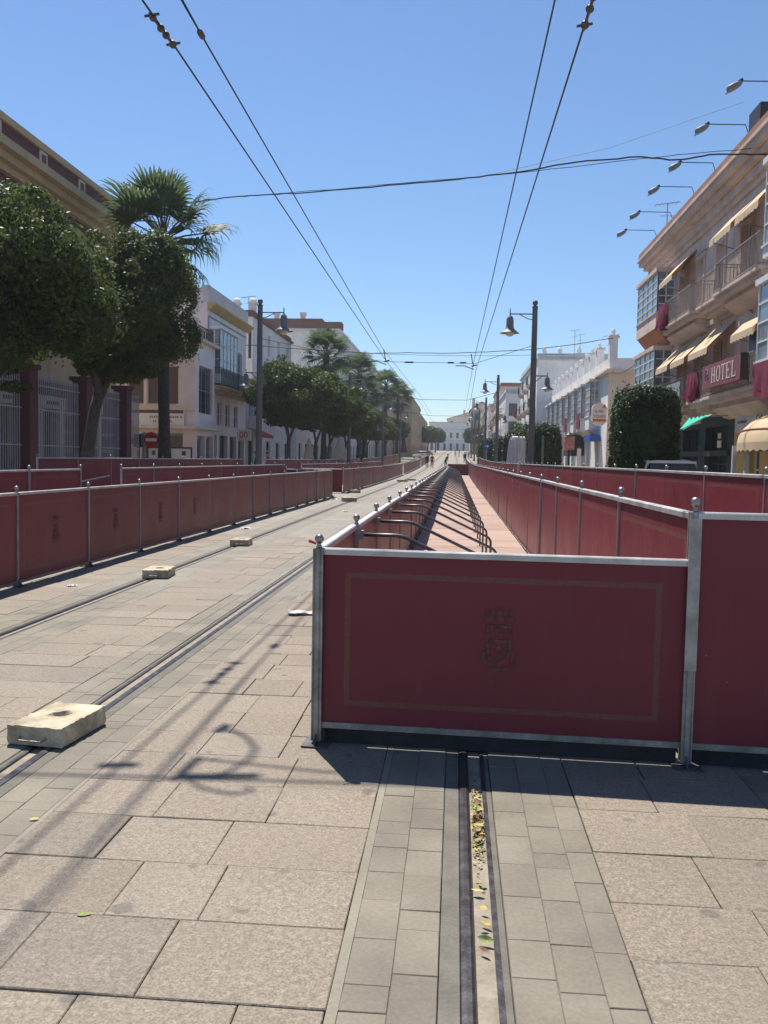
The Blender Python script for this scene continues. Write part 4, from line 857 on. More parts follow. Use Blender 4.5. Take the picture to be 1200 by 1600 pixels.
# ---------------------------------------------------------------- further right: a generic block builder
def block_house(name, label, x0, x1, y0, y1, H, wallm, side='-x', storeys=3, bayw=3.4, win=(1.0,1.7), parapet=.5, frontw=None, cap=None, balc=False, extra=None, z0=None, gf=3.6, shut=None):
    zb = (g(y0) if z0 is None else z0)-.2; t = thing(name, label, 'building', ((x0+x1)/2, y0, zb)); m = MB()
    top = zb+H; sh = (H-gf-.6)/max(1, storeys-1)
    fc = Face((x0,y1), (0,-1), (-1,0)) if side == '-x' else Face((x1,y0), (0,1), (1,0)); L = y1-y0; ops = []
    n = max(1, int(L/bayw)); 
    for s_ in range(storeys):
        zf = zb+.3+(0 if s_ == 0 else gf+(s_-1)*sh)
        for i in range(n):
            u = L*(i+.5)/n
            ops.append((u-win[0]/2*1.5, u+win[0]/2*1.5, zf, zf+2.6) if s_ == 0 else (u-win[0]/2, u+win[0]/2, zf+.7, zf+.7+win[1]))
    fc.wall(m, 0, L, zb, top, ops, .2)
    skip = [side]
    fr = []
    if frontw:                                             # windows in the wall that faces the camera
        ff = Face((x0,y0), (1,0), (0,-1)); fr = [(a, b, zb+c, zb+d) for a, b, c, d in frontw]; ff.wall(m, 0, x1-x0, zb, top, fr, .2); skip.append('-y')
    shell(m, x0, x1, y0, y1, zb, top, 0, tuple(skip)); m.build('wall', wallm, t)
    for i, o in enumerate(ops):
        fc.window(t, *o, cols=2, rows=2, depth=.17, fr=WHITE if i >= n else DARK, gl=GLASS, fw=.09)
        if balc and i >= n and i % 2 == 0: fc.balcony(t, o[0]-.4, o[1]+.4, o[2]-.05, .7, .95, P_HTRIM, .2, DARK)
    for o in fr: ff.window(t, *o, cols=1, rows=3, depth=.17, fr=shut or SHUT, gl=GLASS, fw=.08)
    m = MB(); e = .18; m.box(x0-e, x1+e, y0-e, y1+e, top+.001, top+.16); m.build('cornice', cap or P_CREAM, t)
    m = MB(); m.box(x0+.01, x1-.01, y0+.01, y0+.2, top+.161, top+.161+parapet); m.box(x0+.01, x1-.01, y1-.2, y1-.01, top+.161, top+.161+parapet)
    m.box(x0+.01, x0+.2, y0+.201, y1-.201, top+.161, top+.161+parapet); m.box(x1-.2, x1-.01, y0+.201, y1-.201, top+.161, top+.161+parapet); m.build('parapet', cap or wallm, t)
    return t, fc, top
bh, fc, tp = block_house('white_apartment_house', 'tall white house with a blank wall towards the camera behind the low chimney building', 8.2, 16, 94, 118, 12.0, P_WHITE, storeys=4, balc=True, parapet=.55, cap=P_GREY)
for x in (9.0, 10.6, 12.6): m = MB(); m.box(x-.2,x+.2,95,95.4,tp+.17,tp+1.1); m.lathe((x,95.2,tp+1.1), [(.25,0),(.2,.15),(.3,.2),(.05,.5)], 8); m.build('chimney', P_WHITE, bh)
m = MB(); m.box(8.6,15.5,96,100,tp+.162,tp+.5); m.build('roof_tank', SHUTG, bh)
fc.drape(2.4, 4.2, g(94)+8.1, g(94)+6.9, .85, 'dark red cloth on a balcony of the tall white house', .4); fc.drape(17.2, 19, g(94)+5.0, g(94)+3.9, .85, 'maroon cloth on the lower balcony of the tall white house', .4)
block_house('grey_white_house', 'pale house with a flat roof seen between the right lamps', 6.9, 16, 130, 160, 10.6, P_WHITE, storeys=3, balc=True, frontw=[(.6,1.6,1.5,3.4),(.5,1.7,4.6,6.6),(.5,1.7,7.4,9.2)], cap=P_GREY)
block_house('small_penthouse_house', 'house with a tiled attic behind the right lamps', 7.6, 15, 161, 190, 13.6, P_CREAM, storeys=4, balc=True, cap=P_TERRA)
block_house('balconied_house', 'narrow white house with balconies far down the right side', 6.6, 14, 192, 222, 11.2, P_WHITE, storeys=4, balc=True)
block_house('cream_house', 'cream house far down the right side', 6.2, 14, 224, 262, 12.2, P_CREAM, storeys=4, balc=True)
block_house('far_white_house', 'white house at the far right end of the street', 5.6, 14, 264, 320, 10.8, P_WHITE, storeys=3)
def gable(name, label, x0, x1, y0, y1, zb, zw, zr, wm, rm):
    t = thing(name, label, 'building', ((x0+x1)/2, y0, zb)); m = MB(); xm = (x0+x1)/2
    m.add([(x0,y0,zb),(x1,y0,zb),(x1,y0,zw),(xm,y0,zr),(x0,y0,zw),(x0,y1,zb),(x1,y1,zb),(x1,y1,zw),(xm,y1,zr),(x0,y1,zw)], [(0,1,2,3,4),(9,8,7,6,5),(0,4,9,5),(1,6,7,2)]); m.build('wall', wm, t)
    m = MB(); o = .4
    for a, b in (((x0-o,zw-.25),(xm,zr+.05)), ((x1+o,zw-.25),(xm,zr+.05))): m.prism([a, b, (b[0],b[1]+.2), (a[0],a[1]+.2)], lambda p, q: (p[0], (y0-o,y1+o)[q], p[1]))
    m.build('roof', rm, t); m = MB(); m.box(xm-2.6,xm-1.8,y0+2,y0+2.8,zw,zr+1.2); m.build('chimney', wm, t)
    ff = Face((x0,y0), (1,0), (0,-1))
    for u in (1.2, (x1-x0)/2-.4, x1-x0-2): 
        m = MB(); ff.box(m, u, u+.9, zw-2.6, zw-1.0, .001, .03); m.build('window', GLASS, t)
gable('gabled_house', 'house with a brown pitched roof above the far right lamps', 3.6, 9.6, 245, 262, g(245), 15.4, 17.6, P_CREAM, P_TERRA)
gable('brown_roof_house', 'long brown roofed house behind the far white building', -4.0, 14, 372, 395, g(370), 19.0, 21.6, P_CREAM, P_TERRA)
# far end of the street
zb = g(350)-.3; fe = thing('end_building', 'long white two storey building closing the far end of the street', 'building', (-2.5, 350, zb)); FE = Face((-11,350), (1,0), (0,-1)); ops = []
for i in range(7):
    u = 1.2+i*2.5; ops += [(u-.5,u+.5,zb+.3,zb+3.2), (u-.5,u+.5,zb+5.2,zb+7.4)]
m = MB(); FE.wall(m, 0, 19, zb, zb+11.2, ops, .3); shell(m, -11, 8, 350, 362, zb, zb+11.2, 0, ('-y',)); m.build('wall', P_WHITE, fe)
for o in ops: FE.window(fe, *o, cols=1, rows=2, fr=SHUTG)
m = MB(); FE.box(m, -.2, 19.2, zb+11.2, zb+11.5, -.2, .3); FE.box(m, 0, 19, zb+8.6, zb+8.8, 0, .2); FE.box(m, 0, 19, zb+4.2, zb+4.35, 0, .15); m.build('cornice', P_GREY, fe)
# ---------------------------------------------------------------- LEFT SIDE
P_STR = plaster('stripe_grey_pink', (.30,.25,.26), .3)
sc = thing('institution_building', 'long tan and maroon banded building behind the big trees on the left', 'building', (-17, 18, PZ)); SX, SY0, SY1 = -17.0, 14.0, 43.2
F3 = Face((SX, SY0), (0,1), (1,0)); ops = []; o2 = []
for y in (17, 21, 25, 28.6, 32.2, 35.8, 39.8): ops.append((y-SY0-.75, y-SY0+.75, PZ+.1, 3.3)); o2.append((y-SY0-.6, y-SY0+.6, 5.6, 8.2)); 
m = MB(); F3.wall(m, 0, SY1-SY0, PZ, 4.4, ops, .3, 1, 0); F3.wall(m, 0, SY1-SY0, 4.4, 10.6, o2, .3, 0, 0); shell(m, -34, SX, SY0, SY1, PZ, 10.6, 0, ('+x','top')); m.build('wall', [P_TAN, P_MAROON], sc)
for z0, z1, o, mt, nm in ((10.601,11.0,.04,P_MAROON,'maroon_band'),(11.001,11.3,.12,P_TAN,'moulding'),(11.301,11.72,.06,P_MAROON,'maroon_band'),(11.721,12.0,.30,P_TAN,'cornice'),(12.001,12.3,.55,P_TAN,'cornice'),(12.301,12.62,.85,P_TAN,'cornice'),(12.621,13.35,.38,P_MAROON,'parapet'),(13.351,13.62,.52,P_TAN,'coping')):
    m = MB(); F3.box(m, -.5, SY1-SY0+o, z0, z1, -3, o); m.build(nm, mt, sc)
for y in (31.0, 34.6, 38.2, 41.8):
    m = MB(); F3.box(m, y-SY0-.30, y-SY0+.30, 12.66, 13.33, .381, .44); o = m.build('louvre_vent', P_CREAM, sc)
    m = MB(); 
    for i in range(3): F3.box(m, y-SY0-.2+i*.14, y-SY0-.11+i*.14, 12.75, 13.22, .441, .46)
    m.build('louvre_slot', SHUT, o)
for o in ops:
    F3.door(sc, *o, WOODD, .25, True); m = MB(); F3.box(m, o[0]-.45, o[0]-.002, PZ, 3.75, 0, .16); F3.box(m, o[1]+.002, o[1]+.45, PZ, 3.75, 0, .16); F3.box(m, o[0]-.55, o[1]+.55, 3.301, 3.8, 0, .2); m.build('door_surround', P_CREAM, sc)
    m = MB(); F3.box(m, o[0]+.2, o[1]-.2, 3.45, 3.6, .201, .22); m.build('name_plate', DARK, sc)
for o in o2: F3.window(sc, *o, cols=2, rows=3)
for z in (.7,1.5,2.3,3.1): 
    prev = 0
    for o in ops+[(SY1-SY0+.46,0,0,0)]:
        if o[0]-.46 > prev: m = MB(); F3.box(m, prev, o[0]-.46, z, z+.16, .0, .03); m.build('pale_stripe', P_STR, sc)
        prev = o[1]+.46
# white iron lattice fence with maroon pillars
IRONW = mat('dull_white_iron', (.40,.385,.40), .6, 0, .15, 3, 0)
lf = thing('iron_railing', 'tall white iron bar railing with maroon pillars in front of the banded building', 'railing', (-14, 18, PZ)); RX = -14.0; pil = (19.2, 23.6, 27.9, 32.3, 36.3)
for y in pil: m = MB(); m.box(RX-.28,RX+.28,y-.28,y+.28,PZ,4.15); m.box(RX-.36,RX+.36,y-.36,y+.36,4.151,4.3); m.build('pillar', P_MAROON, lf)
bm2 = MB(); bm2.box(-.014,.014,-.014,.014,0,3.75); bm2.lathe((0,0,3.75), [(.014,0),(.03,.06),(.003,.18)], 6); BARM = bm2.mesh('bar', IRONW)
for a, b in list(zip(pil, pil[1:]))+[(36.3,38.6)]:
    m = MB()
    for z in (.55, 1.7, 2.9, 3.7): m.box(RX-.012,RX+.012,a+.281,b-.281,z-.022,z+.022)
    m.build('cross_rail', IRONW, lf); n = int((b-a-.56)/.145)
    for i in range(1, n): put('bar', BARM, lf, (0, a+.28+(b-a-.56)*i/n-18, 0))
# corner building: low front volume with terrace, taller pink block behind
cb = thing('corner_house', 'pinkish white corner house with terrace, glazed bay and yellow cornice on the left', 'building', (-15, 50, PZ))
FA = Face((-24.0, 49.0), (1,0), (0,-1)); FB = Face((-14.7, 49.0), (0,1), (1,0))
opA = [(5.4,6.35,4.3,6.5),(6.5,7.35,4.3,6.5),(3.6,4.5,4.3,6.5),(7.35,8.35,4.3,6.5)]; opB = [(.7,3.5,3.9,6.6)]; gA = [(3.4,5.6,PZ,2.7),(6.2,8.6,PZ,2.7)]; gB = [(.4,1.9,PZ,2.6),(2.2,3.7,PZ,2.6)]
m = MB(); FA.wall(m, 0, 9.3, PZ, 7.9, opA+gA, .25, 0); FB.wall(m, 0, 4.0, PZ, 7.9, opB+gB, .25, 1); shell(m, -24, -14.7, 49, 53, PZ, 7.9, 1, ('-y','+x')); m.build('wall', [P_PINK, P_WHITE], cb)
for o in opA: FA.window(cb, *o, cols=1, rows=1, fr=P_CREAM, gl=SHUT, depth=.1)
for o in opB: FB.window(cb, *o, cols=3, rows=2, fr=SHUTG, gl=GLASS)
for o in gA: FA.door(cb, *o, SHUTG, .3, True)
for o in gB: FB.door(cb, *o, WHITE, .3, True)
m = MB(); FA.box(m, -.2, 9.6, 7.901, 8.08, -.2, .3); FB.box(m, .22, 4.3, 7.901, 8.08, -.2, .3); FA.box(m, 0, 9.5, 2.95, 3.1, 0, .45); FB.box(m, 0, 4.2, 2.95, 3.1, 0, .45); m.build('cornice', P_CREAM, cb)
m = MB(); FA.box(m, 3.2, 9.3, 4.0, 4.2, 0, .12); m.build('sill_band', P_CREAM, cb); m = MB(); FA.box(m, 3.3, 8.6, 3.82, 3.98, 0, .03); m.build('brown_band', P_BROWN, cb)
m = MB(); m.box(-15.3,-14.75,49.05,49.6,8.081,9.0); m.box(-15.4,-14.65,48.95,49.7,9.001,9.12); m.lathe((-15.02,49.3,9.12), [(.12,0),(.06,.15),(.2,.35),(.14,.55),(.03,.8),(.02,.95)], 10); m.build('corner_pedestal', P_PINK, cb)
m = MB(); 
for i in range(12): u = .8+i*.27; m.bar(FB.p(u,8.1,-.1), FB.p(u,8.85,-.1), .035)
for i in range(3): m.tube([FB.p(1.2+i*1.0+.3*math.cos(a), 8.48+.25*math.sin(a), -.08) for a in [q*.52 for q in range(13)]], .025, 5)
m.bar(FB.p(.7,8.87,-.1), FB.p(4.0,8.87,-.1), .06); m.build('terrace_railing', DARK, cb)
FC = Face((-15.2, 53.0), (0,1), (1,0)); opC = [(5.2,6.6,6.0,8.6),(7.4,8.8,6.0,8.6)]; gC = [(.4,2.4,PZ,2.8),(3,5,PZ,2.8),(5.6,7.4,PZ,2.8),(7.9,9.6,PZ,2.8)]; fC = [(.5,1.6,3.4,4.9),(2.4,3.5,3.4,4.9),(4.4,5.5,3.4,4.9),(6.6,7.7,3.4,4.9)]
m = MB(); FC.wall(m, 0, 10, PZ, 10.3, opC+gC+fC, .25, 1); shell(m, -27, -15.2, 53.001, 63, PZ, 11.6, 0, ('+x',)); m.build('wall', [P_PINK, P_WHITE], cb)
for o in opC+fC: FC.window(cb, *o, cols=2, rows=2)
for o in gC: FC.door(cb, *o, SHUT, .3, True)
m = MB(); m.prism([(0,10.301),(.15,10.301),(.5,10.62),(.5,10.72),(0,10.72)], lambda p, q: FC.p((-.0,10.2)[q], p[1], p[0])); m.build('yellow_cornice', P_CORN, cb)
m = MB(); FC.box(m, 0, 10.1, 10.721, 11.75, -.3, .1); m.build('parapet', P_GREY, cb)
FC.bay(cb, .3, 4.6, 5.9, 9.3, .75, 5, 3, 2, panel=.5, gl=GLASSB)
FC.balcony(cb, -.1, 9.9, 5.75, .95, 1.05, P_OCHRE, .12, DARK)
m = MB(); FC.box(m, .2, 9.8, 9.9, 9.98, .02, .05); FC.box(m, .2,.28,6,9.9,.02,.05); m.build('wall_moulding', SHUTG, cb)
# shop board with faint lettering
t = thing('shop_board', 'white shop board with faint reddish lettering on the corner house', 'sign', (-19, 48.95, 3.2)); m = MB(); FA.box(m, 3.3, 8.7, 3.12, 3.8, .02, .1); m.build('board', WHITE, t)
m = MB(); random.seed(3)
for r_, (z, a, b) in enumerate(((3.6,3.6,5.2),(3.36,4.0,5.4),(3.6,6.7,8.5),(3.36,6.9,8.0))):
    u = a
    while u < b: w_ = random.uniform(.06,.13); FA.box(m, u, u+w_, z-.06, z+.07, .101, .108); u += w_+.03+(.07 if random.random() < .2 else 0)
m.build('faint_lettering', mat('faint_print', (.45,.25,.22), .7, 0, .2, 9, 0), t); m = MB(); FA.box(m, 3.3, 5.6, 3.0, 3.11, .02, .1); m.build('orange_strip', mat('strip_orange', (.6,.25,.14), .7, 0, .1, 5, 0), t)
t = thing('notice_board', 'white notice board with dark red frame beside the palm trunk', 'notice board', (-14.4, 42, PZ)); FN_ = Face((-14.9,42.0), (1,0), (0,-1))
m = MB(); FN_.box(m, 0, 2.1, 1.0, 1.78, -.03, 0); m.build('board', WHITE, t); m = MB()
for q in ((-.06,2.16,1.781,1.86),(-.06,-.001,.9,1.78),(2.101,2.16,.9,1.78),(-.06,2.16,.82,.899)): FN_.box(m, *q, -.04, .03)
m.build('frame', P_MAROON, t); m = MB()
for u in (0, 2.1): FN_.box(m, u-.03, u+.03, PZ, .82, -.04, 0)
m.build('leg', P_MAROON, t)
for i, (u, c) in enumerate(((.25,(.25,.12,.1)),(.8,(.7,.15,.05)),(1.75,(.1,.08,.1)))):
    m = MB(); FN_.box(m, u-.1, u+.1, 1.45, 1.66, .001, .006); FN_.box(m, u-.1, u+.1, 1.1, 1.25, .001, .006); m.build('notice', mat('notice_%d' % i, c, .6, 0, .5, 20, 0), t)
# blocks further along the left
m = None
la, fcl, tp = block_house('white_stair_block', 'white block with dark stair windows and a brown cap behind the corner house', -24, -15.9, 68, 84, 12.4, P_WHITE, '+x', 4, cap=P_BROWN, parapet=.35, frontw=[(6.95,7.55,9.2,11.6),(6.95,7.55,5.8,8.4),(7.75,8.0,9.2,11.6)])
for x in (-17.5, -16.2): m = MB(); m.box(x-.25,x+.25,69,69.5,tp+.17,tp+1.15); m.box(x-.35,x+.35,68.9,69.6,tp+1.151,tp+1.3); m.lathe((x,69.25,tp+1.3), [(.25,0),(.3,.2),(.05,.35)], 8); m.build('chimney', P_WHITE, la)
block_house('shop_house', 'two storey white shop house behind the left lamp', -25, -15.4, 63.2, 67.8, 6.6, P_GREY, '+x', 2, bayw=2.3)
block_house('shop_house', 'long low shop row under the trees, left of centre', -24, -15.3, 84.2, 113.5, 8.4, P_WHITE, '+x', 2)
tw, fct, tp = block_house('tall_white_block', 'tall white apartment block with brown parapet above the trees, left of centre', -30, -15.2, 114, 140, 17.2, P_WHITE, '+x', 6, cap=P_WHITE, parapet=.35)
for x in (-20.5, -24): m = MB(); m.box(x-.3,x+.3,116,116.6,tp+1.76,tp+2.3); m.lathe((x,116.3,tp+2.3), [(.3,0),(.45,.25),(.45,.6),(.2,.65)], 8); m.build('chimney', P_WHITE, tw)
m = MB(); m.box(-30.1,-17.6,113.9,118,tp+.52,tp+1.75); m.build('brown_parapet', P_BROWN, tw); m = MB(); m.box(-17.59,-15.1,113.9,116,tp+.52,tp+1.35); m.build('brown_parapet', P_BROWN, tw)
block_house('stepped_white_block', 'stepped white block with balconies right of the tall apartment block', -22, -14.4, 141, 156, 15.8, P_WHITE, '+x', 5, balc=True, parapet=.6)
block_house('lower_stepped_block', 'lower white block behind the palms', -22, -13.6, 157, 178, 13.0, P_GREY, '+x', 4, balc=True)
block_house('ochre_house', 'ochre building at the far left end of the street', -16, -9.2, 180, 222, 12.0, P_OCHRE, '+x', 3, cap=P_TAN)
block_house('ochre_low_house', 'lower ochre building beyond, at the far left end', -16, -9.2, 223, 275, 9.8, P_TAN, '+x', 3, cap=P_OCHRE)
block_house('pale_far_house', 'pale house at the far left end beside the white end building', -20, -10.5, 277, 330, 8.8, P_WHITE, '+x', 2)
# shop signs left
t = thing('shop_sign', 'white box sign with red numerals on the shops behind the left lamp', 'sign', (-14.8, 60.8, 3.0)); FQ = Face((-15.0,60.6), (1,0), (0,-1)); m = MB(); FQ.box(m, -.5, .75, 2.55, 3.35, -.2, 0); m.build('box', WHITE, t); FQ.text(t, '100', .1, 2.95, .003, .6, mat('sign_red', (.5,.04,.05), .6, 0, .1, 4, 0))
m = MB(); m.bar((-15.25,60.8,2.9),(-15.1,60.8,2.9),.08); m.build('bracket', DARK, t)
F5 = Face((-15.3,63.2), (0,1), (1,0)); 
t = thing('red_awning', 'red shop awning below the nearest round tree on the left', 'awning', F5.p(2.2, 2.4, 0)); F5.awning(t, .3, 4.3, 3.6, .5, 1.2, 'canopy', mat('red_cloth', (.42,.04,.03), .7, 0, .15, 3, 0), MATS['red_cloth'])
# aerials
for (x, y, z, h, lb) in ((9.9,44.6,11.9,2.2,'thin aerial on the far end of the hotel roof'), (12.2,96,12.9,2.6,'tall television aerial on the tall white house, left one'), (12.9,97,12.9,2.3,'tall television aerial on the tall white house, right one'), (11.0,66,8.16,2.6,'television aerial above the white chimneys'), (-17.2,72,12.6,1.9,'small aerial on the white stair block')):
    t = thing('aerial', lb, 'aerial', (x,y,z), 'roof television aerials'); m = MB(); m.tube([(x,y,z-.6),(x,y,z+h)], .025, 5); m.build('mast', ALUD, t)
    m = MB(); m.bar((x-.6,y,z+h-.1),(x+.6,y,z+h+.05),.03)
    for i in range(6): u = -.55+i*.2; m.bar((x+u,y-.3,z+h-.1+.06*i*.4),(x+u,y+.3,z+h-.1+.06*i*.4),.018)
    m.bar((x-.35,y,z+h*.72),(x+.35,y,z+h*.72),.025); m.build('elements', ALUD, t)
# ================================================================ TREES
LEAF = leafmat('laurel_leaf', (.024,.048,.024), (.105,.145,.035), .5, .36)
LEAFB = leafmat('hedge_leaf', (.020,.042,.020), (.060,.10,.034), .5, .22)
PALML = leafmat('palm_leaf', (.050,.090,.038), (.110,.160,.065), .6, .32)
PALMD = leafmat('palm_dead_leaf', (.10,.085,.06), (.17,.14,.09), .7, .1)
def quads(name, V, mt, uv=False):                          # V: (n,4,3)
    n = V.shape[0]; me = bpy.data.meshes.new(name); me.vertices.add(n*4); me.vertices.foreach_set('co', V.reshape(-1).astype(np.float32))
    me.loops.add(n*4); me.loops.foreach_set('vertex_index', np.arange(n*4, dtype=np.int32)); me.polygons.add(n)
    me.polygons.foreach_set('loop_start', np.arange(0, n*4, 4, dtype=np.int32)); me.polygons.foreach_set('loop_total', np.full(n, 4, dtype=np.int32))
    me.materials.append(mt); me.update(calc_edges=True); me.validate(); return me
def lumpy(d, seed, amp):
    rs = np.random.RandomState(seed); r = np.ones(len(d))
    for i in range(26):
        c = rs.normal(size=3); c /= np.linalg.norm(c); w = rs.uniform(.18, .5); r += amp*rs.uniform(-.9, 1.0)*np.exp(-((d-c)**2).sum(1)/(w*w))
    return r
def crown(name, n, rad, size, seed, mt, power=2.6, amp=.22, flat=.55, inner=.25):
    rs = np.random.RandomState(seed); d = rs.normal(size=(n, 3)); d /= np.linalg.norm(d, axis=1)[:, None]
    se = (np.abs(d)**power).sum(1)**(-1/power)              # superellipsoid: squarer than a ball
    r = se*lumpy(d, seed, amp); depth = 1-np.abs(rs.normal(0, .055, n)); ins = rs.rand(n) < inner; depth[ins] = rs.uniform(.55, .97, ins.sum()); pro = rs.rand(n) < .02; depth[pro] = rs.uniform(1.02, 1.12, pro.sum())
    clump = 1+.075*np.sin(d[:,0]*19+seed)*np.sin(d[:,1]*23+seed*2)*np.sin(d[:,2]*21); p = d*(r*depth*clump)[:, None]
    p[:, 2] = np.where(p[:, 2] < -flat, -flat+(p[:, 2]+flat)*.25, p[:, 2]); p *= np.array(rad)
    nrm = d+rs.normal(0, .55, (n, 3)); nrm /= np.linalg.norm(nrm, axis=1)[:, None]
    a = np.cross(nrm, rs.normal(size=(n, 3))); a /= np.linalg.norm(a, axis=1)[:, None]; b = np.cross(nrm, a)
    s = size*rs.uniform(.65, 1.25, n)[:, None]; a *= s; b *= s*.5
    V = np.stack([p-a, p+b+nrm*s*.12, p+a, p-b+nrm*s*.12], 1); return quads(name, V, mt)
def crown2(name, n, rad, size, seed, mt, lobes=34, lr=.36, flat=.85, fill=.18):       # leafy clumps with gaps between them
    rs = np.random.RandomState(seed); R = np.array(rad); c = rs.normal(size=(lobes, 3)); c /= np.linalg.norm(c, axis=1)[:, None]
    i0 = np.arange(lobes); ph = np.arccos(1-2*(i0+.5)/lobes); th = i0*2.39996; c = .55*c+np.stack([np.sin(ph)*np.cos(th), np.sin(ph)*np.sin(th), np.cos(ph)], 1); c /= np.linalg.norm(c, axis=1)[:, None]
    lc = c*rs.uniform(.52, .84, lobes)[:, None]; lrad = lr*rs.uniform(.6, 1.3, lobes)
    sm = np.arange(lobes) % 3 == 0; lc[sm] = c[sm]*rs.uniform(.88, 1.06, sm.sum())[:, None]; lrad[sm] *= .48
    li = rs.choice(lobes, n, p=lrad**2/(lrad**2).sum()); d = rs.normal(size=(n, 3))+c[li]*.7; d /= np.linalg.norm(d, axis=1)[:, None]
    # twiggy fringe: some leaves stand proud of their clump
    rr = 1-np.abs(rs.normal(0, .16, n)); pro = rs.rand(n) < .10; rr[pro] = rs.uniform(1.0, 1.18, pro.sum())
    wob = 1+.16*np.sin(d[:, 0]*9+li*1.7)*np.sin(d[:, 1]*11+li)*np.sin(d[:, 2]*10+li*.6)
    p = lc[li]+d*(lrad[li]*rr*wob)[:, None]
    ins = rs.rand(n) < fill; q = rs.normal(size=(n, 3)); q /= np.linalg.norm(q, axis=1)[:, None]; p[ins] = (q*rs.uniform(.2, .72, n)[:, None])[ins]
    p[:, 2] = np.where(p[:, 2] < -flat, -flat+(p[:, 2]+flat)*.35, p[:, 2]); p = p*R
    nrm = d+rs.normal(0, .6, (n, 3)); nrm /= np.linalg.norm(nrm, axis=1)[:, None]
    a = np.cross(nrm, rs.normal(size=(n, 3))); a /= np.linalg.norm(a, axis=1)[:, None]; b = np.cross(nrm, a)
    s = size*rs.uniform(.6, 1.3, n)[:, None]; a *= s; b *= s*.5
    return quads(name, np.stack([p-a, p+b+nrm*s*.12, p+a, p-b+nrm*s*.12], 1), mt)
def trunk_mesh(h, r, lean, limbs, spread, seed, top):
    rs = random.Random(seed); m = MB(); pts = []
    for i in range(6): t = i/5; pts.append((lean[0]*t*t+.04*math.sin(t*5+seed), lean[1]*t, h*t))
    m.tube(pts, [r*(1.35-.6*min(1, t*3)) if t < .2 else r*(1-.22*t) for t in [i/5 for i in range(6)]], 10); e = Vector(pts[-1]); L = []
    for i in range(limbs):
        a = 2*math.pi*i/limbs+rs.uniform(-.3,.3); mm = MB(); q = Vector((math.cos(a)*spread, math.sin(a)*spread, top*rs.uniform(.7,1.1)))
        mm.tube([e-Vector((0,0,.25)), e+q*.3+Vector((0,0,.12)), e+q*.65, e+q], [r*.62, r*.5, r*.38, r*.2], 7); L.append(mm)
    return m, L
def tree(loc, label, crown_me, cz, trunk, group='round trees along the left pavement', coff=(0,0), rz=0, cs=1.0, nm='laurel_tree'):
    t = thing(nm, label, 'tree', loc, group); tm, lm = trunk; o = put('trunk', tm.mesh('trunk', BARK, smooth=True), t)
    for q in lm: put('limb', q.mesh('limb', BARK, smooth=True), o)
    put('crown', crown_me, t, (coff[0], coff[1], cz), (0, 0, rz)).scale = (cs,)*3; return t
C1 = crown2('crown_near', 90000, (2.5,2.6,2.3), .060, 11, LEAF, 66, .32); C2 = crown2('crown_near', 80000, (1.95,2.1,2.3), .060, 23, LEAF, 60, .33)
C3 = crown2('crown_mid', 36000, (2.85,2.9,2.2), .095, 31, LEAF, 60, .32); C4 = crown2('crown_mid', 32000, (2.8,2.9,2.15), .10, 47, LEAF, 57, .33)
tree((-11.6,19.3,PZ), 'big dense round tree cut off by the left edge', C1, 4.95, trunk_mesh(2.9,.2,(.1,0),4,1.4,5,1.6), coff=(1.15,0))
tree((-11.35,26.3,PZ), 'dense round tree with a thick bare trunk beside the palm', C2, 5.6, trunk_mesh(3.3,.2,(.55,0),4,1.2,6,1.6), coff=(1.30,.2), rz=.0)
TL = ['round tree with a forked pale trunk, first behind the left lamp', 'round tree second behind the left lamp', 'round tree third behind the left lamp', 'round tree fourth behind the left lamp', 'round tree fifth behind the left lamp', 'round tree sixth behind the left lamp', 'round tree seventh behind the left lamp', 'round tree eighth behind the left lamp', 'last round tree of the left row, by the ochre house']
for i, y in enumerate((56.8, 66, 76, 88, 99, 110, 122, 136, 152)):
    tree((-11.0+random.uniform(-.2,.4), y, g(y)+PZ), TL[i], C3 if i % 2 == 0 else C4, 5.35 if i < 3 else 4.9, trunk_mesh(2.7,.15,(.1,0),3,1.1,i,1.7), coff=(.4,0), rz=i*1.3, cs=(1.0,1.02,.95,.9,.85,.9,.85,.85,.8)[i])
# far round trees at the street end
C5 = crown('crown_far', 7000, (2.6,2.6,2.4), .22, 53, LEAF, 2.6, .2)
for x, y, lb in ((-7.6,235,'far dark round tree left of the end building'), (-6.2,262,'farther dark round tree left of the end building'), (6.2,215,'far square trimmed tree on the right end of the street'), (4.6,240,'pale green far tree on the right end of the street')):
    tree((x,y,g(y)+PZ), lb, C5, 4.6, trunk_mesh(2.6,.2,(0,0),3,.8,int(y),1.2), 'far trees at the end of the street')
# ---- trimmed bushes on the right
def hedge(loc, w, d, h, label, n, size, seed, bare=.0):
    t = thing('trimmed_bush', label, 'bush', loc, 'box-trimmed bushes on the right pavement'); hh = h-bare
    me = crown('foliage', n, (w/2/.88, d/2/.88, hh/2/.86), size, seed, LEAFB, 5.0, .10, 2.0, .22)
    put('foliage', me, t, (0,0,bare+hh/2)); m = MB(); m.tube([(0,0,0),(.03,0,bare+.5),(0,.02,bare+hh*.6)], [.1,.08,.05], 8)
    put('trunk', m.mesh('trunk', BARK), t); return t
hedge((5.77,28.0,PZ), 1.66, 1.6, 3.4, 'largest box-trimmed bush in front of the hotel', 40000, .055, 3, .45)
hedge((4.87,51.0,PZ), 1.72, 1.7, 3.15, 'box-trimmed bush right of the nearest right lamp', 15000, .085, 4, .2)
hedge((4.6,68.0,g(68)+PZ), 1.9, 1.8, 3.2, 'box-trimmed bush left of the white wrapped post', 8000, .12, 5, .2)
hedge((4.5,82.0,g(82)+PZ), 1.9, 1.8, 3.1, 'box-trimmed bush behind the second right lamp', 6000, .14, 6, .2)
hedge((4.2,98.0,g(98)+PZ), 2.0, 2.0, 3.2, 'box-trimmed bush behind the third right lamp', 5000, .16, 7, .2)
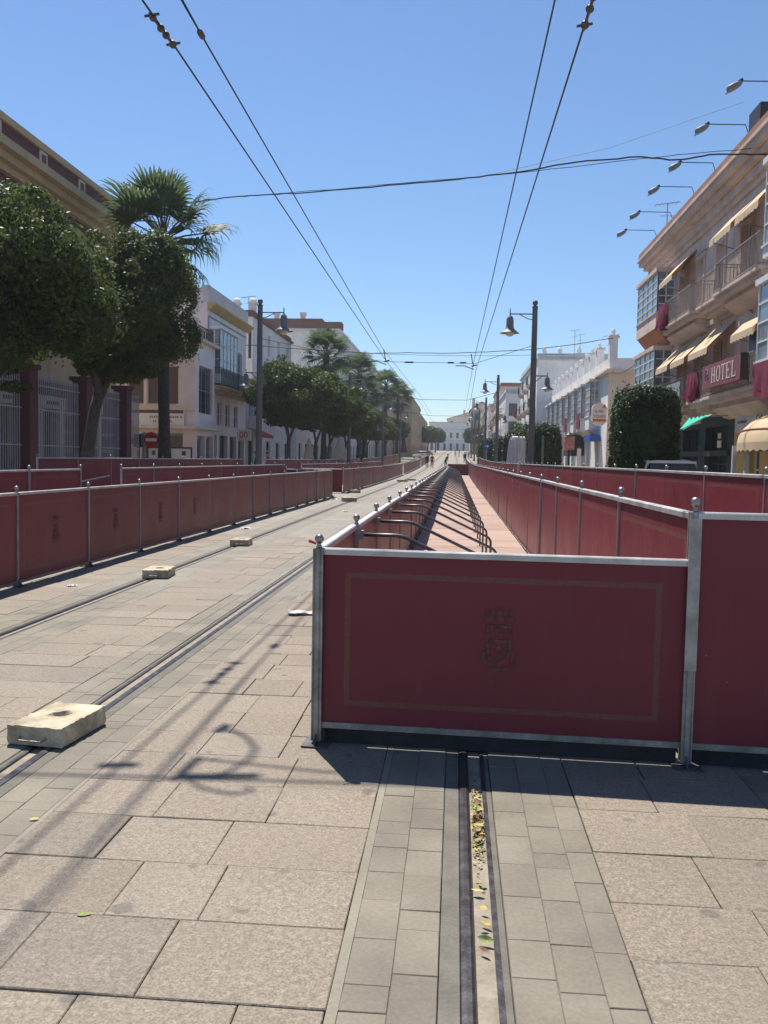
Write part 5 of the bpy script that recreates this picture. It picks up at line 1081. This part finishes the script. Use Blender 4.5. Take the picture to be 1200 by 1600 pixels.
hedge((6.6,84.0,g(84)+PZ), 2.6, 3.0, 4.3, 'taller bush behind the trimmed row on the right', 7000, .15, 8, .3)
hedge((4.0,118.0,g(118)+PZ), 2.0, 2.0, 3.2, 'far box-trimmed bush by the blue arrow sign', 4000, .18, 9, .2)
# ---- fan palms
def frond_mesh(seed, n=26, L=.85, pet=.95, droop=.35, fan=2.0, mt=None):
    rs = random.Random(seed); m = MB(); m.tube([(0,0,0),(pet*.5,0,.06),(pet,0,.04)], [.03,.022,.016], 5, 1)
    c = Vector((pet,0,.04))
    for i in range(n):
        a = -fan+2*fan*i/(n-1); l = L*(.72+.28*math.cos(a*.62))*rs.uniform(.9,1.05); w = l*2*fan/(n-1)*.9
        d = Vector((math.cos(a), math.sin(a), .30*math.cos(a*.5)-.05)); s = Vector((-math.sin(a), math.cos(a), 0)); up = Vector((0,0,1))
        f = .035 if i % 2 else -.02; q = [c, c+d*l*.33+up*f, c+d*l*.66+up*(f*.6-.08*droop)]
        tip = c+d*l*.92+up*(-.34*droop*l*rs.uniform(.6,1.3)); tip2 = c+d*l*1.0+up*(-.75*droop*l*rs.uniform(.7,1.3))
        v = [q[0]-s*.006, q[0]+s*.006, q[1]+s*w*.36+up*.012, q[1]-s*w*.36-up*.012, q[2]+s*w*.30, q[2]-s*w*.30, tip+s*w*.10, tip-s*w*.10, tip2]
        m.add(v, [(0,1,2,3),(3,2,4,5),(5,4,6,7),(7,6,8)])
    return m.mesh('frond', mt or [PALML, BARK])
FR_ = [frond_mesh(1), frond_mesh(2, 24, .9, 1.05, .55), frond_mesh(3, 22, .85, .95, .9, 1.8)]
FD = frond_mesh(4, 18, .9, .7, 1.8, 1.5, [PALMD, BARK])
def palm(loc, h, label, seed, cs=1.0, r=.27):
    t = thing('fan_palm', label, 'palm', loc, 'fan palms along the left pavement'); rs = random.Random(seed); m = MB(); n = 26
    pts = [(.10*math.sin(i/n*2+seed), 0, h*i/n) for i in range(n+1)]
    m.tube(pts, [r*(1.25-.35*min(1, i/n*4))*(1+.05*(i % 2))*(1.0 if i/n < .86 else 1.12+.5*(i/n-.86)) for i in range(n+1)], 12); put('trunk', m.mesh('trunk', PALMB), t)
    top = Vector(pts[-1]); N_ = 34
    for i in range(N_):
        s = i/(N_-1); el = math.radians(78-120*s+rs.uniform(-10,10)); az = i*2.399+rs.uniform(-.25,.25)
        fm = FR_[0] if s < .3 else (FR_[1] if s < .7 else FR_[2])
        o = put('frond', fm, t, tuple(top+Vector((0,0,.15-.45*s))), (rs.uniform(-.5,.5), -el, az)); o.scale = (cs*rs.uniform(.9,1.12),)*3
    for i in range(14):
        o = put('dead_frond', FD, t, tuple(top+Vector((0,0,-.25-.35*rs.random()))), (rs.uniform(-.4,.4), math.radians(rs.uniform(52,80)), i*2.399)); o.scale = (cs*rs.uniform(.6,.9),)*3
    return t
palm((-12.75,38.0,PZ), 10.6, 'tall fan palm with dark trunk beside the big trees, nearest palm', 3, 1.6)
palm((-12.6,84.0,g(84)+PZ), 10.9, 'fan palm rising behind the round trees, second palm', 5, 1.5)
palm((-12.0,108.0,g(108)+PZ), 11.0, 'fan palm with drooping fronds, third palm', 8, 1.6)
palm((-11.4,140.0,g(140)+PZ), 11.5, 'fan palm against the sky, fourth palm', 13, 1.7)
palm((-10.9,163.0,g(163)+PZ), 11.0, 'farthest fan palm on the left, fifth palm', 17, 1.8)
palm((-12.4,118.0,g(118)+PZ), 9.2, 'shorter fan palm half hidden behind the third palm', 19, 1.5)
# ================================================================ SMALL STREET THINGS
SGR = mat('sign_red_disc', (.42,.02,.03), .5, 0, .1, 4, 0); SBL = mat('sign_blue_disc', (.02,.11,.38), .45, 0, .1, 4, 0)
def disc(m, c, r, y0, y1, n=24): m.prism([(r*math.cos(2*math.pi*i/n), r*math.sin(2*math.pi*i/n)) for i in range(n)], lambda p, q: (c[0]+p[0], (y0,y1)[q], c[2]+p[1]))
t = thing('no_entry_sign', 'round red no entry sign on a grey pole left of the palm trunk', 'sign', (-14.05,40.0,PZ)); m = MB(); m.tube([(-14.4,40.03,PZ),(-14.4,40.03,2.5)], .04, 8); m.build('pole', ALUD, t)
m = MB(); disc(m, (-14.05,0,2.15), .36, 39.95, 39.97); m.bar((-14.42,39.99,2.15),(-13.9,39.99,2.15),.04); m.build('disc', SGR, t); m = MB(); m.box(-14.31,-13.79,39.938,39.949,2.08,2.22); m.build('white_bar', WHITE, t)
t = thing('signal_box', 'black pedestrian signal on a dark pole left of the no entry sign', 'traffic signal', (-14.75,40.2,PZ)); m = MB(); m.tube([(-14.72,40.2,PZ),(-14.72,40.2,1.8)], .06, 8); m.build('pole', DARK, t); m = MB(); m.cbox(-14.93,-14.57,40.05,40.35,1.8,2.45,.03); m.build('housing', DARK, t)
for z in (1.97,2.25): m = MB(); disc(m, (-14.75,0,z), .1, 40.03,40.049); m.build('lens', GLASS, t)
m = MB(); m.box(-15.02,-14.931,40.1,40.3,1.95,2.2); m.build('push_button_box', DARK, t)
t = thing('arrow_sign', 'round blue arrow sign on a thin pole before the far lamps', 'sign', (3.1,92,g(92)+PZ)); zc = g(92)+2.75; m = MB(); m.tube([(3.1,92.05,g(92)),(3.1,92.05,zc+.3)], .04, 8); m.build('pole', ALU, t)
m = MB(); disc(m, (3.1,0,zc), .36, 91.96,91.99); m.build('disc', SBL, t); m = MB(); m.prism([(-.2,-.05),(.02,-.05),(.02,-.15),(.22,0),(.02,.15),(.02,.05),(-.2,.05)], lambda p, q: (3.1+p[0], (91.945,91.958)[q], zc+p[1])); m.build('arrow', WHITE, t)
t = thing('grey_post', 'thin plain grey post in front of the trimmed bush', 'post', (4.3,45,PZ)); m = MB(); m.tube([(4.3,45,PZ),(4.3,45,2.75)], .06, 10); m.lathe((4.3,45,2.75), [(.06,0),(.05,.03),(.001,.04)], 10); m.build('pole', LAMPG, t)
t = thing('information_post', 'dark post with a small pinkish panel before the white building', 'sign', (6.6,53,PZ)); m = MB(); m.tube([(6.6,53,PZ),(6.6,53,2.2)], .07, 8); m.lathe((6.6,53,3.02), [(.2,0),(.25,.06),(.1,.2),(.02,.28)], 10); m.build('pole', DARK, t); m = MB(); m.cbox(6.3,6.9,52.85,53.15,2.2,3.02,.04); m.build('panel', mat('pink_panel', (.5,.22,.18), .6, 0, .4, 6, 0), t)
for x, y, lb in ((6.05,52.2,'white narrow banner post left of the information post'), (7.6,56,'white narrow banner before the doorways of the white building')):
    t = thing('banner_post', lb, 'banner'  , (x,y,PZ)); m = MB(); m.box(x-.12,x+.12,y-.04,y+.04,PZ+.1,2.35); m.build('banner', WHITE, t); m = MB(); m.tube([(x,y,PZ),(x,y,2.5)], .03, 6); m.build('pole', ALUD, t)
# white plastic-wrapped stand
TARP = mat('white_plastic', (.62,.60,.58), .35, 0, .1, 2, .15)
t = thing('wrapped_stand', 'upright stand wrapped in pleated white plastic beside the right lamp', 'wrapped stand', (3.75,50.5,PZ)); m = MB(); n = 40; rings = []
for z, w in ((.0,.62),(.5,.60),(1.3,.55),(2.1,.50),(2.55,.46),(2.72,.40)):
    rings.append([(3.42+w*math.cos(2*math.pi*i/n)*(1+.10*math.sin(i*math.pi/2*1.6+z)), 50.5+w*.8*math.sin(2*math.pi*i/n)*(1+.10*math.sin(i*2.5+z)), PZ+z+(.05*math.sin(i*1.7) if z > 2.6 else 0)) for i in range(n)])
v = [q for r in rings for q in r]; m.add(v, [(a*n+i, a*n+(i+1)%n, (a+1)*n+(i+1)%n, (a+1)*n+i) for a in range(len(rings)-1) for i in range(n)]+[tuple((len(rings)-1)*n+i for i in range(n))]); m.build('wrapping', TARP, t); m = MB(); m.tube([(3.42,50.5,PZ),(3.42,50.5,2.8)], .05, 6); m.build('pole', ALUD, t)
for dx in (0, .42): m = MB(); m.tube([(2.7+dx*.2,38+dx*4,1.45),(2.66+dx*.2,38+dx*4,1.2),(2.64+dx*.2,38.1+dx*4,.95)], [.05,.045,.01], 6); tag(m.build('plastic_strip', TARP), 'white plastic strip tied over the outer right barrier, %s of two' % ('left' if not dx else 'right'), 'plastic strip')
# parasols
def parasol(loc, h, mt, label, r=.33):
    t = thing('closed_parasol', label, 'parasol', loc); m = MB(); x, y, z = loc; m.tube([(x,y,z),(x,y,z+h)], .035, 8); m.lathe((x,y,z), [(.3,0),(.3,.06),(.05,.1)], 12); m.build('pole', ALU, t)
    m = MB(); n = 24; rings = []
    for s, w in ((.28,r),(.4,r*.86),(.7,r*.5),(.92,r*.25),(1.0,.03)): rings.append([(x+w*math.cos(2*math.pi*i/n)*(1+.18*(i % 3-1)), y+w*math.sin(2*math.pi*i/n)*(1+.18*(i % 3-1)), z+h*s) for i in range(n)])
    m.add([q for q_ in rings for q in q_], [(a*n+i, a*n+(i+1)%n, (a+1)*n+(i+1)%n, (a+1)*n+i) for a in range(len(rings)-1) for i in range(n)]); m.build('canopy', mt, t, smooth=True)
parasol((-9.6,73,g(73)+PZ), 3.1, mat('parasol_beige', (.55,.47,.36), .85, 0, .1, 3, .1), 'closed beige parasol under the left trees', .75)
parasol((-9.3,156,g(156)+PZ), 4.2, mat('parasol_red', (.13,.014,.028), .8, 0, .1, 3, .1), 'closed red parasol at the end of the left trees', .55)
parasol((-10.4,62,g(62)+PZ), 2.7, MATS['parasol_beige'], 'smaller closed beige parasol left of the larger one', .45)
# ---- car seen from behind, only its roof shows above the barrier
CARW = mat('car_white', (.72,.72,.72), .25, 0, .03, 2, 0, spec=.5); RUB = mat('tyre_rubber', (.02,.02,.02), .8, 0, .2, 9, 0)
def car(loc, label, sc=1.0, rz=0.0, paint=None):
    t = thing('parked_car', label, 'car', loc); t.rotation_euler = (0,0,rz); sec = [(-2.0,.45,.62,.70),(-1.95,.30,1.0,.80),(-1.0,.28,1.06,.84),(.9,.28,.98,.84),(1.9,.32,.86,.80),(2.05,.45,.6,.70)]
    m = MB(); v = []; n = 8
    for y, zl, zh, w in sec: v += [(-w,y,zl),(-w-.02,y,(zl+zh)/2),(-w+.04,y,zh),(-w*.5,y,zh+.02),(w*.5,y,zh+.02),(w-.04,y,zh),(w+.02,y,(zl+zh)/2),(w,y,zl)]
    f = [(a*n+i, a*n+(i+1)%n, (a+1)*n+(i+1)%n, (a+1)*n+i) for a in range(len(sec)-1) for i in range(n)]+[tuple(range(n)), tuple((len(sec)-1)*n+i for i in range(n))]; m.add(v, f); put('body', m.mesh('body', paint or CARW), t)
    cab = [(-1.75,1.0,.80),(-1.45,1.40,.78),(-.6,1.48,.76),(.2,1.46,.76),(.55,1.38,.74),(1.1,1.0,.78)]; m = MB(); v = []
    for y, z, w in cab: v += [(-w,y,z),(-w*.6,y,z+.035),(w*.6,y,z+.035),(w,y,z)]
    m.add(v, [(a*4+i, a*4+i+1, (a+1)*4+i+1, (a+1)*4+i) for a in range(1,4) for i in range(3)]); m.add([(-.7,-1.45,1.42),(-.42,-1.45,1.455),(.42,-1.45,1.455),(.7,-1.45,1.42),(.68,-1.45,1.36),(-.68,-1.45,1.36)], [(0,1,2,3,4,5)])
    for s in (-1, 1):
        for y0, y1 in ((-1.45,-1.40),(-.35,-.28),(.5,.55)): m.bar((s*.8,y0,1.0),(s*.69,y1,1.44),.06)
    put('roof', m.mesh('roof', paint or CARW), t); m = MB()
    m.add([(-.72,-1.76,1.02),(.72,-1.76,1.02),(.66,-1.46,1.37),(-.66,-1.46,1.37)], [(0,1,2,3)]); m.add([(-.72,1.08,1.02),(.72,1.08,1.02),(.64,.58,1.38),(-.64,.58,1.38)], [(3,2,1,0)])
    for s in (-1, 1): m.add([(s*.80,-1.7,1.02),(s*.80,1.0,1.02),(s*.68,.55,1.40),(s*.69,-1.42,1.40)], [(0,1,2,3)])
    put('glazing', m.mesh('glazing', GLASS), t)
    for s in (-1, 1):
        for y in (-1.3, 1.25):
            m = MB(); m.tube([(s*.66,y,.31),(s*.86,y,.31)], .31, 18); w = put('wheel', m.mesh('wheel', RUB), t); m = MB(); m.tube([(s*.85,y,.31),(s*.875,y,.31)], .2, 12); put('rim', m.mesh('rim', ALU), w)
        m = MB(); m.box(s*.62-.12,s*.62+.12,-2.03,-1.95,.72,.92); put('tail_light', m.mesh('tail_light', SGR), t)
    return t
car((6.28,28.3,PZ), 'white car behind the outer right barrier with only its roof showing', rz=.06)
car((-6.6,165,g(165)), 'far white car at the end of the left barriers', rz=.5)
# ================================================================ PEOPLE
SKIN = mat('skin', (.45,.27,.2), .6, 0, .05, 9, 0); HAIR = mat('hair_dark', (.02,.015,.012), .7, 0, .1, 9, 0)
def cloth(n, c): return mat('cloth_'+n, c, .85, 0, .15, 12, .1)
def person(loc, rz, label, shirt, trousers, pose='walk', h=1.72, hair=HAIR, long_sleeve=False):
    t = thing('person', label, 'person', loc); s = h/1.75
    st = {'walk': .18, 'stand': .05, 'lean': .06}[pose]; ln = .32 if pose == 'lean' else .02; ar = .18 if pose == 'walk' else (.3 if pose == 'lean' else .03)
    J = {'pel':(0,0,.95,.14),'wst':(0,ln*.3,1.1,.125),'chs':(0,ln*.7,1.32,.15),'nck':(0,ln*1.0,1.47,.06),'hd0':(0,ln*1.1,1.56,.078),'hd1':(0,ln*1.15,1.66,.085),'hd2':(0,ln*1.15,1.74,.05)}
    E_ = [('pel','wst'),('wst','chs'),('chs','nck'),('nck','hd0'),('hd0','hd1'),('hd1','hd2')]
    for q, sg in (('l',-1),('r',1)):
        J[q+'hip'] = (sg*.10,0,.90,.105); J[q+'kne'] = (sg*.10,sg*st*.6+.03,.50,.068); J[q+'ank'] = (sg*.10,sg*st*1.1-.03,.09,.045); J[q+'toe'] = (sg*.11,sg*st*1.1+.14,.035,.035)
        J[q+'sho'] = (sg*.19,ln*.9,1.40,.062); J[q+'elb'] = (sg*.245,ln*.9-sg*ar*.5,1.13,.046); J[q+'wri'] = (sg*.25,ln*.9-sg*ar*.6+.10,.90,.034); J[q+'han'] = (sg*.25,ln*.9-sg*ar*.6+.14,.80,.038)
        E_ += [('pel',q+'hip'),(q+'hip',q+'kne'),(q+'kne',q+'ank'),(q+'ank',q+'toe'),('chs',q+'sho'),(q+'sho',q+'elb'),(q+'elb',q+'wri'),(q+'wri',q+'han')]
    ks = list(J); me = bpy.data.meshes.new('sk'); me.from_pydata([tuple(c*s for c in J[q][:3]) for q in ks], [(ks.index(a), ks.index(b)) for a, b in E_], []); ob = bpy.data.objects.new('sk', me); COL.objects.link(ob)
    md = ob.modifiers.new('Skin', 'SKIN'); sv = me.skin_vertices[0].data
    for i, q in enumerate(ks): sv[i].radius = (J[q][3]*s,)*2; sv[i].use_root = (q == 'pel')
    sb = ob.modifiers.new('Sub', 'SUBSURF'); sb.levels = 1; sb.render_levels = 1; dg = bpy.context.evaluated_depsgraph_get(); dg.update(); bm_ = bpy.data.meshes.new_from_object(ob.evaluated_get(dg)); bpy.data.objects.remove(ob)
    bm_.materials.clear()
    for mt in (SKIN, shirt, trousers, HAIR): bm_.materials.append(mt)
    for p in bm_.polygons:
        c = p.center/s; ax = abs(c.x); i = 0
        if c.z < .10: i = 3
        elif c.z < .96 and ax < .21: i = 2
        elif c.z < 1.47 and (ax < .235 or c.z > (1.0 if long_sleeve else 1.18)): i = 1
        p.material_index = i; p.use_smooth = True
    put('body', bm_, t); m = MB(); q = J['hd1']; m.ball((0, (q[1]-.018)*s, (q[2]+.03)*s), .098*s, 12, sc=.95); put('hair', m.mesh('hair', hair, smooth=True), t)
    t.rotation_euler = (0,0,rz); return t
BLK = cloth('black', (.02,.02,.025)); JEAN = cloth('dark_blue', (.03,.035,.05)); REDS = cloth('red', (.45,.03,.04)); WHT = cloth('white', (.6,.6,.6)); BLU = cloth('blue', (.06,.09,.2)); PNK = cloth('pink', (.5,.2,.2))
person((-3.55,108,g(108)), math.pi, 'person in dark clothes walking beside one in red', BLK, BLK); person((-2.95,108.5,g(108.5)), math.pi, 'person in a red shirt and dark trousers walking on the tracks', REDS, JEAN)
person((-1.35,112,g(112)), -.9, 'person in dark clothes leaning towards the corridor barrier', BLK, JEAN, 'lean')
person((-9.5,41.5,PZ), -1.2, 'dark figure behind the left barriers near the lamp, left of two', BLK, BLK, 'stand', 1.60); person((-9.1,42.2,PZ), -1.4, 'dark figure behind the left barriers near the lamp, right of two', JEAN, BLK, 'stand', 1.60)
for i, (x, y, sh, lb) in enumerate(((-.3,190,WHT,'far person in white near the street end'), (.6,200,BLK,'far person in dark clothes near the street end'), (1.9,175,PNK,'far person in pink by the right barrier'), (2.4,176,WHT,'far person in white by the right barrier'), (-6.9,178,BLK,'far person in dark clothes by the left house'), (1.3,140,BLK,'person in dark clothes at the end of the corridor'))):
    person((x,y,g(y)), random.uniform(0,6), lb, sh, BLK, 'stand')

# ================================================================ AIR
hz = MB(); hz.box(-70, 70, -45, 460, -1.2, 45); HAZE, _t, _p = _mat('haze_air'); _t.nodes.remove(_p)
_v = N(_t, 'ShaderNodeVolumePrincipled'); _v.inputs['Color'].default_value = (.86,.91,1.0,1); _v.inputs['Density'].default_value = .00038; _v.inputs['Anisotropy'].default_value = .3
_t.links.new(_v.outputs[0], [n for n in _t.nodes if n.type == 'OUTPUT_MATERIAL'][0].inputs['Volume'])
try: HAZE.cycles.homogeneous_volume = True
except Exception: pass
tag(hz.build('haze', HAZE), 'thin pale air over the street', 'haze', kind='stuff')
